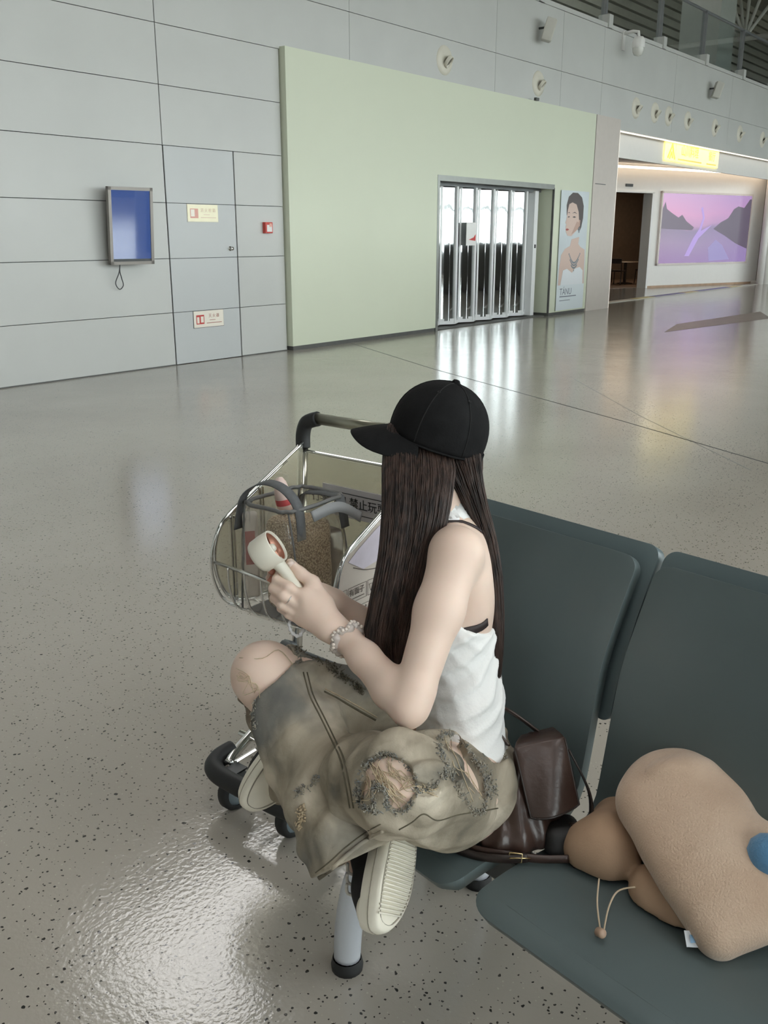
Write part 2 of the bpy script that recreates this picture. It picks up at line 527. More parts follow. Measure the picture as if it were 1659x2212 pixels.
for xt in (14.0, 26.0, 38.0):
    tr = MB()
    for yy in (6.0, 10.5, 13.0):
        for s_ in (-2.6, -1.3, 0, 1.3, 2.6):
            tr.tube([(xt, yy, 8.6), (xt + s_, yy + (1.0 if int(abs(s_) * 10) % 2 else -1.0), ZC)], 0.06, 8)
    tr.tube([(xt, YS, 8.6), (xt, 14.4, 8.6)], 0.09, 10)
    tag(tr.build('roof_truss', M_truss, None, True), 'white tubular steel truss under the hall roof', 'truss', 'roof trusses')
tag(MB().box(29.9, 31.2, 11.0, 12.2, 5.78, 10.6).build('upper_column', mat('column_grey', (0.42, 0.45, 0.42), 0.5, var=0.03)), 'pale grey square column standing behind the glass balustrade', 'column')

# side and far walls, window wall behind the camera
struct(MB().box(X0 - 0.3, X0, YS, YN, -0.3, ZC).build('wall_left', M_panel))
struct(MB().box(X1, X1 + 0.3, YS, YN, -0.3, ZC).build('wall_right', M_panel))
struct(MB().box(X0, X1, YN, YN + 0.3, -0.3, ZC).build('wall_far', M_panel))
win = struct(MB().box(X0, X1, YS - 0.1, YS + 0.1, 0.0, 0.9).box(X0, X1, YS - 0.1, YS + 0.1, 7.6, ZC).box(X0, -7.0, YS - 0.1, YS + 0.1, 0.35, 7.6).box(47.9, X1, YS - 0.1, YS + 0.1, 0.35, 7.6).build('window_1', M_frame))
xw = np.arange(-7.0, 48.5, 4.6)
for i in range(len(xw)):
    MB().box(xw[i] - 0.11, xw[i] + 0.11, YS - 0.2, YS + 0.2, 0.9, 7.6).build('mullion', M_frame, win)
for z in (2.7, 5.2):
    MB().box(-7.0, 48.0, YS - 0.08, YS + 0.08, z - 0.07, z + 0.07).build('transom', M_frame, win)
for i in range(len(xw) - 1):
    MB().box(xw[i] + 0.11, xw[i + 1] - 0.11, YS - 0.01, YS + 0.01, 0.9, 7.6).build('pane', M_pane, win)
# ------------------------------------------------------------------ soft-shape toolkit (distance fields to mesh)
class Field:
    def __init__(s, lo, hi, h):
        s.lo = np.asarray(lo, float); s.h = h
        s.n = np.ceil((np.asarray(hi, float) - s.lo) / h).astype(int) + 1
        s.v = np.full(s.n, 0.5, np.float32)
    def block(s, lo, hi):
        a = np.clip(np.floor((np.asarray(lo) - s.lo) / s.h).astype(int), 0, s.n)
        b = np.clip(np.ceil((np.asarray(hi) - s.lo) / s.h).astype(int) + 1, 0, s.n)
        if np.any(b <= a):
            return None, None, None, None
        sl = tuple(slice(a[i], b[i]) for i in range(3))
        ax = [(s.lo[i] + s.h * np.arange(a[i], b[i])).astype(np.float32) for i in range(3)]
        return sl, ax[0][:, None, None], ax[1][None, :, None], ax[2][None, None, :]
    @staticmethod
    def cone_d(X, Y, Z, a, b, ra, rb):
        ab = np.asarray(b, float) - a
        l2 = max(float(ab @ ab), 1e-12)
        t = np.clip(((X - a[0]) * ab[0] + (Y - a[1]) * ab[1] + (Z - a[2]) * ab[2]) / l2, 0, 1)
        return np.sqrt((X - a[0] - t * ab[0]) ** 2 + (Y - a[1] - t * ab[1]) ** 2 + (Z - a[2] - t * ab[2]) ** 2) - (ra + (rb - ra) * t)
    @staticmethod
    def ell_d(X, Y, Z, c, r, R):
        dx, dy, dz = X - c[0], Y - c[1], Z - c[2]
        q = [(dx * R[i][0] + dy * R[i][1] + dz * R[i][2]) for i in range(3)]
        k0 = np.sqrt(sum((q[i] / r[i]) ** 2 for i in range(3)))
        k1 = np.sqrt(sum((q[i] / r[i] ** 2) ** 2 for i in range(3))) + 1e-9
        return k0 * (k0 - 1) / k1
    def merge(s, sl, d, k):
        v = s.v[sl]
        if k > 0:
            hh = np.maximum(k - np.abs(v - d), 0) / k
            s.v[sl] = np.minimum(v, d) - hh * hh * k * 0.25
        else:
            s.v[sl] = np.minimum(v, d)
    def cut(s, sl, d, k=0.0):
        v = s.v[sl]
        if k > 0:
            hh = np.maximum(k - np.abs(v + d), 0) / k
            s.v[sl] = np.maximum(v, -d) + hh * hh * k * 0.25
        else:
            s.v[sl] = np.maximum(v, -d)
    def cone(s, a, b, ra, rb, k=0.02, sub=False):
        a, b = np.asarray(a, float), np.asarray(b, float)
        m = max(ra, rb) + k + 3 * s.h
        sl, X, Y, Z = s.block(np.minimum(a, b) - m, np.maximum(a, b) + m)
        if sl is None:
            return s
        d = s.cone_d(X, Y, Z, a, b, ra, rb)
        (s.cut if sub else s.merge)(sl, d.astype(np.float32), k)
        return s
    def chain(s, pts, rs, k=0.02, sub=False):
        for i in range(len(pts) - 1):
            s.cone(pts[i], pts[i + 1], rs[i], rs[i + 1], k, sub)
        return s
    def ell(s, c, r, axes=None, k=0.02, sub=False):
        c, r = np.asarray(c, float), np.asarray(r, float)
        R = np.eye(3) if axes is None else np.array([nrm(q) for q in axes])
        m = float(r.max()) + k + 3 * s.h
        sl, X, Y, Z = s.block(c - m, c + m)
        if sl is None:
            return s
        d = s.ell_d(X, Y, Z, c, r, R)
        (s.cut if sub else s.merge)(sl, d.astype(np.float32), k)
        return s
    def rbox(s, c, hs, axes, rad, k=0.01, sub=False):
        c, hs = np.asarray(c, float), np.asarray(hs, float)
        R = np.array([nrm(q) for q in axes])
        m = float(np.linalg.norm(hs)) + k + 3 * s.h
        sl, X, Y, Z = s.block(c - m, c + m)
        if sl is None:
            return s
        dx, dy, dz = X - c[0], Y - c[1], Z - c[2]
        q = [np.abs(dx * R[i][0] + dy * R[i][1] + dz * R[i][2]) - (hs[i] - rad) for i in range(3)]
        d = np.sqrt(sum(np.maximum(t, 0) ** 2 for t in q)) + np.minimum(np.maximum(np.maximum(q[0], q[1]), q[2]), 0) - rad
        (s.cut if sub else s.merge)(sl, d.astype(np.float32), k)
        return s
    def warp(s, fn):
        """add a displacement fn(X,Y,Z) near the surface"""
        X = (s.lo[0] + s.h * np.arange(s.n[0])).astype(np.float32)[:, None, None]
        Y = (s.lo[1] + s.h * np.arange(s.n[1])).astype(np.float32)[None, :, None]
        Z = (s.lo[2] + s.h * np.arange(s.n[2])).astype(np.float32)[None, None, :]
        s.v += fn(X, Y, Z).astype(np.float32)
        return s
    def halfspace_cut(s, p, n, k=0.0):
        """remove everything on the +n side of the plane"""
        X = (s.lo[0] + s.h * np.arange(s.n[0])).astype(np.float32)[:, None, None]
        Y = (s.lo[1] + s.h * np.arange(s.n[1])).astype(np.float32)[None, :, None]
        Z = (s.lo[2] + s.h * np.arange(s.n[2])).astype(np.float32)[None, None, :]
        n = nrm(n)
        d = (X - p[0]) * n[0] + (Y - p[1]) * n[1] + (Z - p[2]) * n[2]
        s.v = np.maximum(s.v, d.astype(np.float32))
        return s
    def mesh(s):
        V = s.v
        ins = V < 0
        nx, ny, nz = V.shape
        cnt = np.zeros((nx - 1, ny - 1, nz - 1), np.uint8)
        offs = [(i, j, k) for i in (0, 1) for j in (0, 1) for k in (0, 1)]
        for i, j, k in offs:
            cnt += ins[i:nx - 1 + i, j:ny - 1 + j, k:nz - 1 + k]
        act = (cnt > 0) & (cnt < 8)
        idx = np.argwhere(act)
        cmap = np.full(act.shape, -1, np.int64)
        cmap[act] = np.arange(len(idx))
        vals = np.stack([V[idx[:, 0] + i, idx[:, 1] + j, idx[:, 2] + k] for i, j, k in offs], 1)
        acc = np.zeros((len(idx), 3)); num = np.zeros(len(idx))
        for a in range(8):
            for b in range(a + 1, 8):
                da = np.abs(np.array(offs[a]) - np.array(offs[b]))
                if da.sum() != 1:
                    continue
                va, vb = vals[:, a], vals[:, b]
                m = (va < 0) != (vb < 0)
                t = np.where(m, va / np.where(m, va - vb, 1), 0)
                p = np.array(offs[a])[None] + t[:, None] * (np.array(offs[b]) - np.array(offs[a]))[None]
                acc += p * m[:, None]; num += m
        pos = s.lo + s.h * (idx + acc / num[:, None])
        quads = []
        for ax in range(3):
            lo_ = [slice(None)] * 3; hi_ = [slice(None)] * 3
            lo_[ax] = slice(0, -1); hi_[ax] = slice(1, None)
            A, Bv = ins[tuple(lo_)], ins[tuple(hi_)]
            e = np.argwhere(A != Bv)
            o1, o2 = [(1, 2), (2, 0), (0, 1)][ax]
            ok = (e[:, o1] > 0) & (e[:, o2] > 0) & (e[:, o1] < V.shape[o1] - 1) & (e[:, o2] < V.shape[o2] - 1)
            e = e[ok]
            flip = ~A[tuple(e.T)]
            def cell(d1, d2):
                c = e.copy(); c[:, o1] -= d1; c[:, o2] -= d2
                return cmap[tuple(c.T)]
            q = np.stack([cell(1, 1), cell(0, 1), cell(0, 0), cell(1, 0)], 1)
            q[flip] = q[flip][:, ::-1]
            quads.append(q)
        return pos, np.concatenate(quads)
    def build(s, name, m, parent=None, smooth_it=0):
        pos, q = s.mesh()
        if smooth_it:
            for _ in range(smooth_it):
                acc = np.zeros_like(pos); cn = np.zeros(len(pos))
                for a, b in ((0, 1), (1, 2), (2, 3), (3, 0)):
                    np.add.at(acc, q[:, a], pos[q[:, b]]); np.add.at(acc, q[:, b], pos[q[:, a]])
                    np.add.at(cn, q[:, a], 1); np.add.at(cn, q[:, b], 1)
                pos = pos * 0.5 + 0.5 * acc / np.maximum(cn, 1)[:, None]
        me = bpy.data.meshes.new(name)
        me.vertices.add(len(pos)); me.vertices.foreach_set('co', pos.ravel())
        me.loops.add(len(q) * 4); me.loops.foreach_set('vertex_index', q.ravel().astype(np.int32))
        me.polygons.add(len(q)); me.polygons.foreach_set('loop_start', np.arange(0, len(q) * 4, 4, dtype=np.int32))
        me.update(calc_edges=True)
        me.validate()
        return link(name, me, m, parent, True)

def wnoise(X, Y, Z, f, seed):
    """cheap smooth 3-D noise from summed sines"""
    r = np.random.default_rng(seed)
    out = 0
    for _ in range(6):
        d = nrm(r.normal(size=3)); ff = f * r.uniform(0.6, 1.6); ph = r.uniform(0, 6.28)
        out = out + np.sin((X * d[0] + Y * d[1] + Z * d[2]) * ff + ph)
    return out / 6

# ------------------------------------------------------------------ fixtures on the wall
YP = YW - 0.001
# air nozzles
def nozzle(x, z, label, s=1.0):
    t = thing('air_nozzle', label, 'air vent', (x, YW, z), 'round air nozzles on the upper wall')
    c = np.array([x, YW, z])
    MB().lathe([(0.0, 0.035), (0.10 * s, 0.034), (0.17 * s, 0.028), (0.215 * s, 0.012), (0.225 * s, 0.0)], c, (0, -1, 0), 32).build('dish', M_cream, t, True)
    ax = nrm((0.35, -1, -0.75))
    c2 = c + np.array([0.02, -0.075, -0.03])
    MB().lathe([(0.10 * s, -0.03), (0.098 * s, 0.02), (0.090 * s, 0.028), (0.082 * s, 0.02), (0.075 * s, -0.03)], c2, ax, 24).build('nozzle_ring', M_cream, t, True)
    MB().lathe([(0.0, 0.0), (0.08 * s, 0.0)], c2, ax, 24).build('nozzle_throat', mat('nozzle_dark', (0.16, 0.15, 0.12), 0.6) if 'nozzle_dark' not in MATS else MATS['nozzle_dark'], t)
    settle(t)
NZ = [(13.55, 4.33, 'cream oval air nozzle above the green front beside the grey loudspeaker'),
      (16.64, 4.33, 'cream oval air nozzle under the loudspeaker, with a crack line beside it'),
      (21.07, 4.33, 'cream air nozzle above the shop entrance, next to the green front')]
for i, x in enumerate((22.13, 22.95, 24.17, 26.1, 28.1, 30.15, 32.3)):
    NZ.append((x, 4.33, 'small cream air nozzle in the row over the lit shop header'))
for x, z, lb in NZ:
    nozzle(x, z, lb)
# loudspeakers
M_spk = mat('speaker_grey', (0.52, 0.51, 0.46), 0.5, var=0.03)
M_grille = mat('speaker_grille', (0.62, 0.61, 0.55), 0.6, var=0.05, bump=0.2, bscale=300)
def loudspeaker(x, z, label):
    t = thing('loudspeaker', label, 'speaker', (x, YW, z), 'wall loudspeakers')
    d = nrm((0.55, -0.8, -0.28)); side = nrm(np.cross(d, (0, 0, 1))); upv = np.cross(side, d)
    c = np.array([x, YW - 0.20, z])
    MB().obox(c, d, side, upv, 0.09, 0.11, 0.19).build('cabinet', M_spk, t, bevel=0.012)
    MB().obox(c + d * 0.095, d, side, upv, 0.008, 0.10, 0.175).build('grille', M_grille, t, bevel=0.004)
    MB().tube([(x, YW, z + 0.05), (x, YW - 0.10, z + 0.05), c], 0.02, 8).build('bracket', M_dgrey, t)
    settle(t)
loudspeaker(16.58, 5.21, 'grey box loudspeaker on the upper wall above the crack-marked nozzle')
loudspeaker(25.48, 5.16, 'grey box loudspeaker on the wall above the shop header nozzles')
# dome camera
t = thing('security_camera', 'white dome security camera on a bracket just below the balustrade', 'camera', (20.3, YW, 5.5))
MB().box(20.10, 20.22, YW - 0.03, YW, 5.38, 5.74).build('bracket_plate', M_white, t)
MB().tube([(20.16, YW - 0.02, 5.70), (20.16, YW - 0.22, 5.72), (20.16, YW - 0.34, 5.70), (20.16, YW - 0.36, 5.58)], 0.035, 10).build('arm', M_white, t, True)
MB().lathe([(0.0, 0.05), (0.09, 0.04), (0.13, -0.02), (0.14, -0.14), (0.125, -0.17)], (20.16, YW - 0.36, 5.56), (0, 0, 1), 24).build('housing', M_white, t, True)
MB().lathe([(0.12, -0.17), (0.115, -0.24), (0.08, -0.31), (0.0, -0.335)], (20.16, YW - 0.36, 5.56), (0, 0, 1), 24).build('dome', mat('dome_white', (0.7, 0.7, 0.66), 0.15), t, True)
settle(t)

# wall display
def display_material():
    m = bpy.data.materials.new('display_glass')
    m.use_nodes = True
    N, L = m.node_tree.nodes, m.node_tree.links
    b = N['Principled BSDF']
    b.inputs['Base Color'].default_value = (0.02, 0.035, 0.10, 1)
    b.inputs['Roughness'].default_value = 0.06
    b.inputs['Specular IOR Level'].default_value = 1.0
    b.inputs['Coat Weight'].default_value = 1.0
    b.inputs['Coat IOR'].default_value = 1.7
    b.inputs['Coat Roughness'].default_value = 0.03
    b.inputs['Emission Color'].default_value = (0.10, 0.20, 0.62, 1)
    b.inputs['Emission Strength'].default_value = 0.045
    return m
t = thing('wall_display', 'portrait digital display in a grey frame, tilted out from the panelled wall', 'display', (6.97, YW, 1.28))
tilt = math.radians(4)
uz = np.array([0, -math.sin(tilt), math.cos(tilt)]); un = np.array([0, -math.cos(tilt), -math.sin(tilt)])
turn = math.radians(-9)
ux = np.array([math.cos(turn), math.sin(turn), 0]); un = nrm(np.cross(ux, uz)); 
cd = np.array([6.965, YW - 0.20, 1.70])
fr = MB()
for s_ in (-1, 1):
    fr.obox(cd + ux * s_ * 0.262, ux, un, uz, 0.018, 0.028, 0.43)
    fr.obox(cd + uz * s_ * 0.412, ux, un, uz, 0.28, 0.028, 0.018)
fr.build('frame', mat('bezel', (0.24, 0.22, 0.20), 0.35, metal=0.5, var=0.04), t)
MB().obox(cd + un * 0.012, ux, un, uz, 0.245, 0.004, 0.395).build('screen', display_material(), t)
MB().obox(cd - un * 0.03, ux, un, uz, 0.25, 0.03, 0.40).build('back_cover', M_dgrey, t)
MB().obox(cd + un * 0.017 - uz * 0.38, ux, un, uz, 0.245, 0.002, 0.014).build('lower_bezel', M_dgrey, t)
MB().lathe([(0.0, 0.0), (0.13, 0.0), (0.13, 0.13), (0.0, 0.14)], (6.93, YW, 1.62), (0, -1, 0), 20).build('wall_mount', M_dgrey, t, True)
lp = catmull([(6.80, YW - 0.17, 1.30), (6.81, YW - 0.12, 1.18), (6.78, YW - 0.08, 1.06), (6.85, YW - 0.05, 0.985), (6.90, YW - 0.06, 1.03), (6.86, YW - 0.09, 1.12), (6.815, YW - 0.13, 1.20), (6.80, YW - 0.17, 1.30)], 6)
MB().tube(lp, 0.006, 6).build('cable', M_dgrey, t, True)
settle(t)

# fire signs on the flush door, alarm box
M_red = mat('sign_red', srgb(196, 70, 62), 0.45)
M_redl = mat('sign_red_pale', srgb(226, 170, 155), 0.45)
M_ink = mat('sign_ink', srgb(170, 110, 95), 0.5)
M_inkf = mat('sign_ink_faint', srgb(228, 205, 180), 0.5)
M_signw = mat('sign_plate_white', (0.86, 0.80, 0.70), 0.3, var=0.02)
M_signy = mat('sign_plate_glow', (0.92, 0.86, 0.62), 0.3, var=0.02)
def fire_sign(x0, x1, z0, z1, plate, lab, chars, faint):
    t = thing('fire_sign', lab, 'sign', ((x0 + x1) / 2, YW, z0), 'fire equipment signs on the flush door')
    y = YW - 0.002
    MB().box(x0, x1, y - 0.010, y - 0.001, z0, z1).build('plate', plate, t)
    MB().box(x0 - 0.006, x1 + 0.006, y - 0.006, y - 0.001, z0 - 0.006, z1 + 0.006).build('border', M_plinth if not faint else M_cream, t)
    W_, H_ = x1 - x0, z1 - z0
    yy = y - 0.0115
    ix0, ix1 = x0 + W_ * 0.08, x0 + W_ * 0.34
    iz0, iz1 = z0 + H_ * 0.2, z0 + H_ * 0.76
    MB().box(ix0, ix1, yy, y - 0.009, iz0, iz1).build('pictogram', M_redl if faint else M_red, t)
    pm = MB()
    if faint:
        pm.box(ix0 + 0.01, ix0 + 0.07, yy - 0.001, yy, iz0 + 0.02, iz1 - 0.01)
    else:
        pm.box(ix0 + 0.012, ix0 + 0.05, yy - 0.001, yy, iz0 + 0.012, iz1 - 0.025).box(ix0 + 0.075, ix1 - 0.012, yy - 0.001, yy, iz0 + 0.02, iz1 - 0.02)
    pm.build('pictogram_symbol', M_signw, t)
    ink = M_inkf if faint else M_ink
    text_obj('lettering', chars, 0.052, ((x0 + x1) / 2 + W_ * 0.17, yy, z0 + H_ * 0.66), (1, 0, 0), (0, 0, 1), ink, t)
    MB().box(x0 + W_ * 0.52, x0 + W_ * 0.72, yy, yy + 0.001, z0 + H_ * 0.40, z0 + H_ * 0.43).box(x0 + W_ * 0.42, x0 + W_ * 0.93, yy, yy + 0.001, z0 + H_ * 0.22, z0 + H_ * 0.26).build('small_print', ink, t)
    settle(t)
fire_sign(7.985, 8.485, 1.765, 1.97, M_signy, 'pale yellow fire sign plate with faded red pictogram, upper one on the door', '消 火 栓 箱', True)
fire_sign(7.985, 8.495, 0.445, 0.655, M_signw, 'white fire extinguisher sign with red pictogram low on the flush door', '灭 火 器', False)
t = thing('fire_alarm_box', 'small red fire alarm call point with white front beside the green wall', 'alarm', (9.36, YW, 1.65))
MB().box(9.29, 9.43, YW - 0.06, YW, 1.625, 1.77).build('housing', M_red, t, bevel=0.006)
MB().box(9.315, 9.41, YW - 0.064, YW - 0.058, 1.645, 1.735).build('front_plate', M_white, t)
MB().box(9.36, 9.405, YW - 0.067, YW - 0.063, 1.71, 1.755).build('button', M_redl, t)
settle(t)

# portrait poster on the kiosk
PF = GF - 0.02

def poly(name, pts, y, m, par, t_=0.001):
    return MB().prism([(a, b) for a, b in pts], (0, y, 0), (1, 0, 0), (0, 0, 1), (0, -1, 0), t_).build(name, m, par, recalc=True)
t = thing('portrait_poster', 'tall jewellery poster of a woman in a white strapless dress on the green wall', 'poster', (18.2, PF, 0.1))
PX0, PW, PZ0, PH = 17.55, 1.22, 0.09, 2.38
pm_ = lambda u, v: (PX0 + PW * u, PZ0 + PH * v)
pp = lambda L_: [pm_(u, v) for u, v in L_]
M_skin_p = mat('poster_skin', srgb(214, 190, 178), 0.5); M_skin_d = mat('poster_skin_shade', srgb(192, 160, 146), 0.5)
poly('sheet', pp([(0, 0), (1, 0), (1, 1), (0, 1)]), PF, mat('poster_back', srgb(206, 214, 218), 0.4, var=0.06, vscale=1.5), t, 0.004)
poly('caption_strip', pp([(0, 0), (1, 0), (1, 0.215), (0, 0.215)]), PF - 0.004, mat('poster_caption', srgb(220, 228, 232), 0.4), t)
poly('shoulders', pp([(0.04, 0.215), (0.05, 0.36), (0.10, 0.47), (0.22, 0.52), (0.40, 0.545), (0.44, 0.60), (0.72, 0.62), (0.70, 0.56), (0.78, 0.535), (0.95, 0.51), (0.97, 0.42), (0.97, 0.36), (0.99, 0.215)]), PF - 0.005, M_skin_p, t)
poly('dress', pp([(0.12, 0.215), (0.19, 0.34), (0.33, 0.352), (0.52, 0.315), (0.62, 0.35), (0.80, 0.362), (0.92, 0.33), (0.94, 0.215)]), PF - 0.007, mat('poster_dress', srgb(228, 232, 236), 0.5), t)
poly('hair', pp([(0.22, 0.80), (0.20, 0.88), (0.26, 0.95), (0.40, 0.985), (0.58, 0.985), (0.74, 0.95), (0.82, 0.88), (0.82, 0.78), (0.77, 0.70), (0.70, 0.66), (0.5, 0.75)]), PF - 0.006, mat('poster_hair', srgb(92, 84, 84), 0.5), t)
poly('face', pp([(0.25, 0.845), (0.22, 0.77), (0.18, 0.735), (0.22, 0.725), (0.20, 0.70), (0.22, 0.685), (0.21, 0.665), (0.28, 0.63), (0.42, 0.625), (0.55, 0.66), (0.66, 0.69), (0.68, 0.74), (0.64, 0.83), (0.55, 0.89), (0.40, 0.905), (0.29, 0.89)]), PF - 0.0075, M_skin_p, t)
poly('cheek_shade', pp([(0.42, 0.64), (0.55, 0.665), (0.66, 0.69), (0.67, 0.74), (0.60, 0.75), (0.50, 0.69)]), PF - 0.0085, M_skin_d, t)
poly('lips', pp([(0.205, 0.686), (0.27, 0.690), (0.33, 0.681), (0.27, 0.672), (0.215, 0.674)]), PF - 0.009, mat('poster_lips', srgb(176, 88, 82), 0.5), t)
poly('brow', pp([(0.40, 0.815), (0.50, 0.828), (0.60, 0.812), (0.50, 0.82)]), PF - 0.009, MATS['poster_hair'], t)
poly('eye', pp([(0.42, 0.785), (0.49, 0.793), (0.56, 0.785), (0.49, 0.778)]), PF - 0.009, MATS['poster_hair'], t)
poly('brow', pp([(0.24, 0.815), (0.30, 0.825), (0.34, 0.815), (0.30, 0.818)]), PF - 0.009, MATS['poster_hair'], t)
poly('eye', pp([(0.25, 0.785), (0.30, 0.792), (0.33, 0.786), (0.29, 0.779)]), PF - 0.009, MATS['poster_hair'], t)
poly('ear', pp([(0.66, 0.70), (0.71, 0.71), (0.72, 0.76), (0.67, 0.765)]), PF - 0.009, M_skin_d, t)
poly('earring', pp([(0.67, 0.655), (0.71, 0.655), (0.71, 0.70), (0.67, 0.70)]), PF - 0.010, mat('poster_silver', srgb(128, 138, 146), 0.4), t)
nk = MB()
for i in range(17):
    u = 0.38 + 0.40 * i / 16
    v = 0.475 - 0.075 * math.sin(math.pi * i / 16)
    for j in range(1 + int(3 * math.sin(math.pi * i / 16))):
        a, b_ = pm_(u, v - 0.022 * j)
        nk.box(a - 0.014, a + 0.014, PF - 0.008, PF - 0.006, b_ - 0.018, b_ + 0.018)
nk.build('necklace', MATS['poster_silver'], t)
M_pt = mat('poster_text', srgb(120, 128, 140), 0.5)
text_obj('lettering', 'TÁNU', 0.19, (PX0 + PW * 0.33, PF - 0.006, PZ0 + PH * 0.155), (1, 0, 0), (0, 0, 1), M_pt, t)
MB().box(PX0 + PW * .12, PX0 + PW * .72, PF - 0.007, PF - 0.005, PZ0 + PH * .112, PZ0 + PH * .120).box(PX0 + PW * .12, PX0 + PW * .5, PF - 0.007, PF - 0.005, PZ0 + PH * .08, PZ0 + PH * .085).build('small_print', M_pt, t)
settle(t)

# ------------------------------------------------------------------ the shop beyond the pillar
sd = math.radians(-18.4)
SA = np.array([math.cos(sd), math.sin(sd), 0]); SN = np.array([math.sin(-sd), math.cos(sd), 0])   # along wall, away from viewer
SO = np.array([28.62, 12.13, 0])
def sp(a, n, z):
    return SO + SA * a + SN * n + np.array([0, 0, z])
def sbox(mb, a0, a1, n0, n1, z0, z1):
    return mb.obox(sp((a0 + a1) / 2, (n0 + n1) / 2, (z0 + z1) / 2), SA, SN, (0, 0, 1), (a1 - a0) / 2, (n1 - n0) / 2, (z1 - z0) / 2)
M_shopw = mat('shop_white', (0.83, 0.81, 0.78), 0.5, var=0.01)
M_brown = mat('shop_brown', (0.12, 0.085, 0.06), 0.5, var=0.1)
wsm = MB(); sbox(wsm, 0.0, 5.6, 0.0, 0.3, 0.0, 4.2); sbox(wsm, -2.2, 0.0, 0.0, 0.3, 2.83, 4.2)
ws = struct(wsm.build('wall_shop', M_shopw))
lnr = MB(); sbox(lnr, -0.03, 0.05, -0.05, 0.31, 0.0, 2.86); sbox(lnr, -1.62, 0.05, -0.05, 0.31, 2.83, 2.88)
lnr.build('door_lining', M_white, ws)
sgn = MB(); sbox(sgn, -1.2, -0.9, -0.03, 0.0, 3.0, 3.08); sgn.build('door_sign', M_dgrey, ws)
bb = MB(); sbox(bb, 0.05, 5.5, -0.02, 0.0, 0.0, 0.06); bb.build('skirting', mat('skirting_wood', (0.45, 0.30, 0.2), 0.5, var=0.1), ws)
# dark dining room behind the doorway
rm = MB()
sbox(rm, -5.0, 6.2, 4.6, 4.8, 0, 3.2); sbox(rm, -5.2, -5.0, 0.3, 4.8, 0, 3.2); sbox(rm, 6.2, 6.4, 0.3, 4.8, 0, 3.2); sbox(rm, -5.2, 6.4, 0.3, 4.8, 3.2, 3.4)
struct(rm.build('wall_dining', mat('dining_wall', (0.20, 0.15, 0.11), 0.6, var=0.08)))
df_ = MB(); sbox(df_, -5.0, 6.2, 0.31, 4.6, -0.05, 0.004); struct(df_.build('floor_dining', mat('dining_floor', (0.22, 0.15, 0.11), 0.4, var=0.15, stretch=(1, 6, 1))))
lmp = MB(); sbox(lmp, 0.8, 2.6, 1.8, 3.0, 3.12, 3.19)  # lamp added to brighten the room seen through the doorway
tag(lmp.build('fill_lamp', mat('warm_fill', (1, 1, 1), 0.4, emit=(1.0, 0.78, 0.55), estr=0.55)), 'warm square lamp added to brighten the dining room behind the doorway', 'lamp')
M_dwood = mat('dark_wood', (0.035, 0.024, 0.02), 0.45, var=0.2)
t = thing('dining_table', 'dark pedestal dining table seen through the shop doorway', 'table', sp(1.45, 2.2, 0))
MB().lathe([(0.0, 0.74), (0.48, 0.74), (0.50, 0.725), (0.48, 0.71), (0.0, 0.71)], sp(1.45, 2.2, 0), (0, 0, 1), 28).build('table_top', mat('table_top', (0.30, 0.24, 0.19), 0.25, var=0.1), t)
MB().lathe([(0.05, 0.71), (0.05, 0.06), (0.26, 0.03), (0.27, 0.004)], sp(1.45, 2.2, 0), (0, 0, 1), 20).build('pedestal', M_dwood, t)
settle(t)
def dchair(a, n, ang, label):
    t = thing('dining_chair', label, 'chair', sp(a, n, 0.004), 'dark chairs in the dining room')
    c, s_ = math.cos(ang), math.sin(ang)
    f = SA * c + SN * s_; g = -SA * s_ + SN * c
    o_ = sp(a, n, 0.004); Z = np.array([0, 0, 1.0])
    MB().obox(o_ + Z * 0.45, f, g, Z, 0.21, 0.21, 0.025).build('seat', M_dwood, t, bevel=0.01)
    for i in (-1, 1):
        MB().tube([o_ + f * 0.19 + g * i * 0.18 + Z * 0.44, o_ + f * 0.22 + g * i * 0.2], 0.018, 8).build('leg', M_dwood, t)
        MB().tube([o_ - f * 0.25 + g * i * 0.2, o_ - f * 0.19 + g * i * 0.19 + Z * 0.45, o_ - f * 0.27 + g * i * 0.19 + Z * 0.84], 0.018, 8).build('leg', M_dwood, t)
    MB().obox(o_ - f * 0.255 + Z * 0.77, f, g, Z, 0.015, 0.2, 0.08).build('backrest', M_dwood, t, bevel=0.008)
    settle(t)
dchair(0.72, 1.85, 0.4, 'dark wooden chair standing by the doorway side of the table')
dchair(2.15, 2.0, math.pi - 0.3, 'dark wooden chair tucked in on the screen side of the table')
dchair(1.4, 3.15, -math.pi / 2, 'dark wooden chair behind the pedestal table')
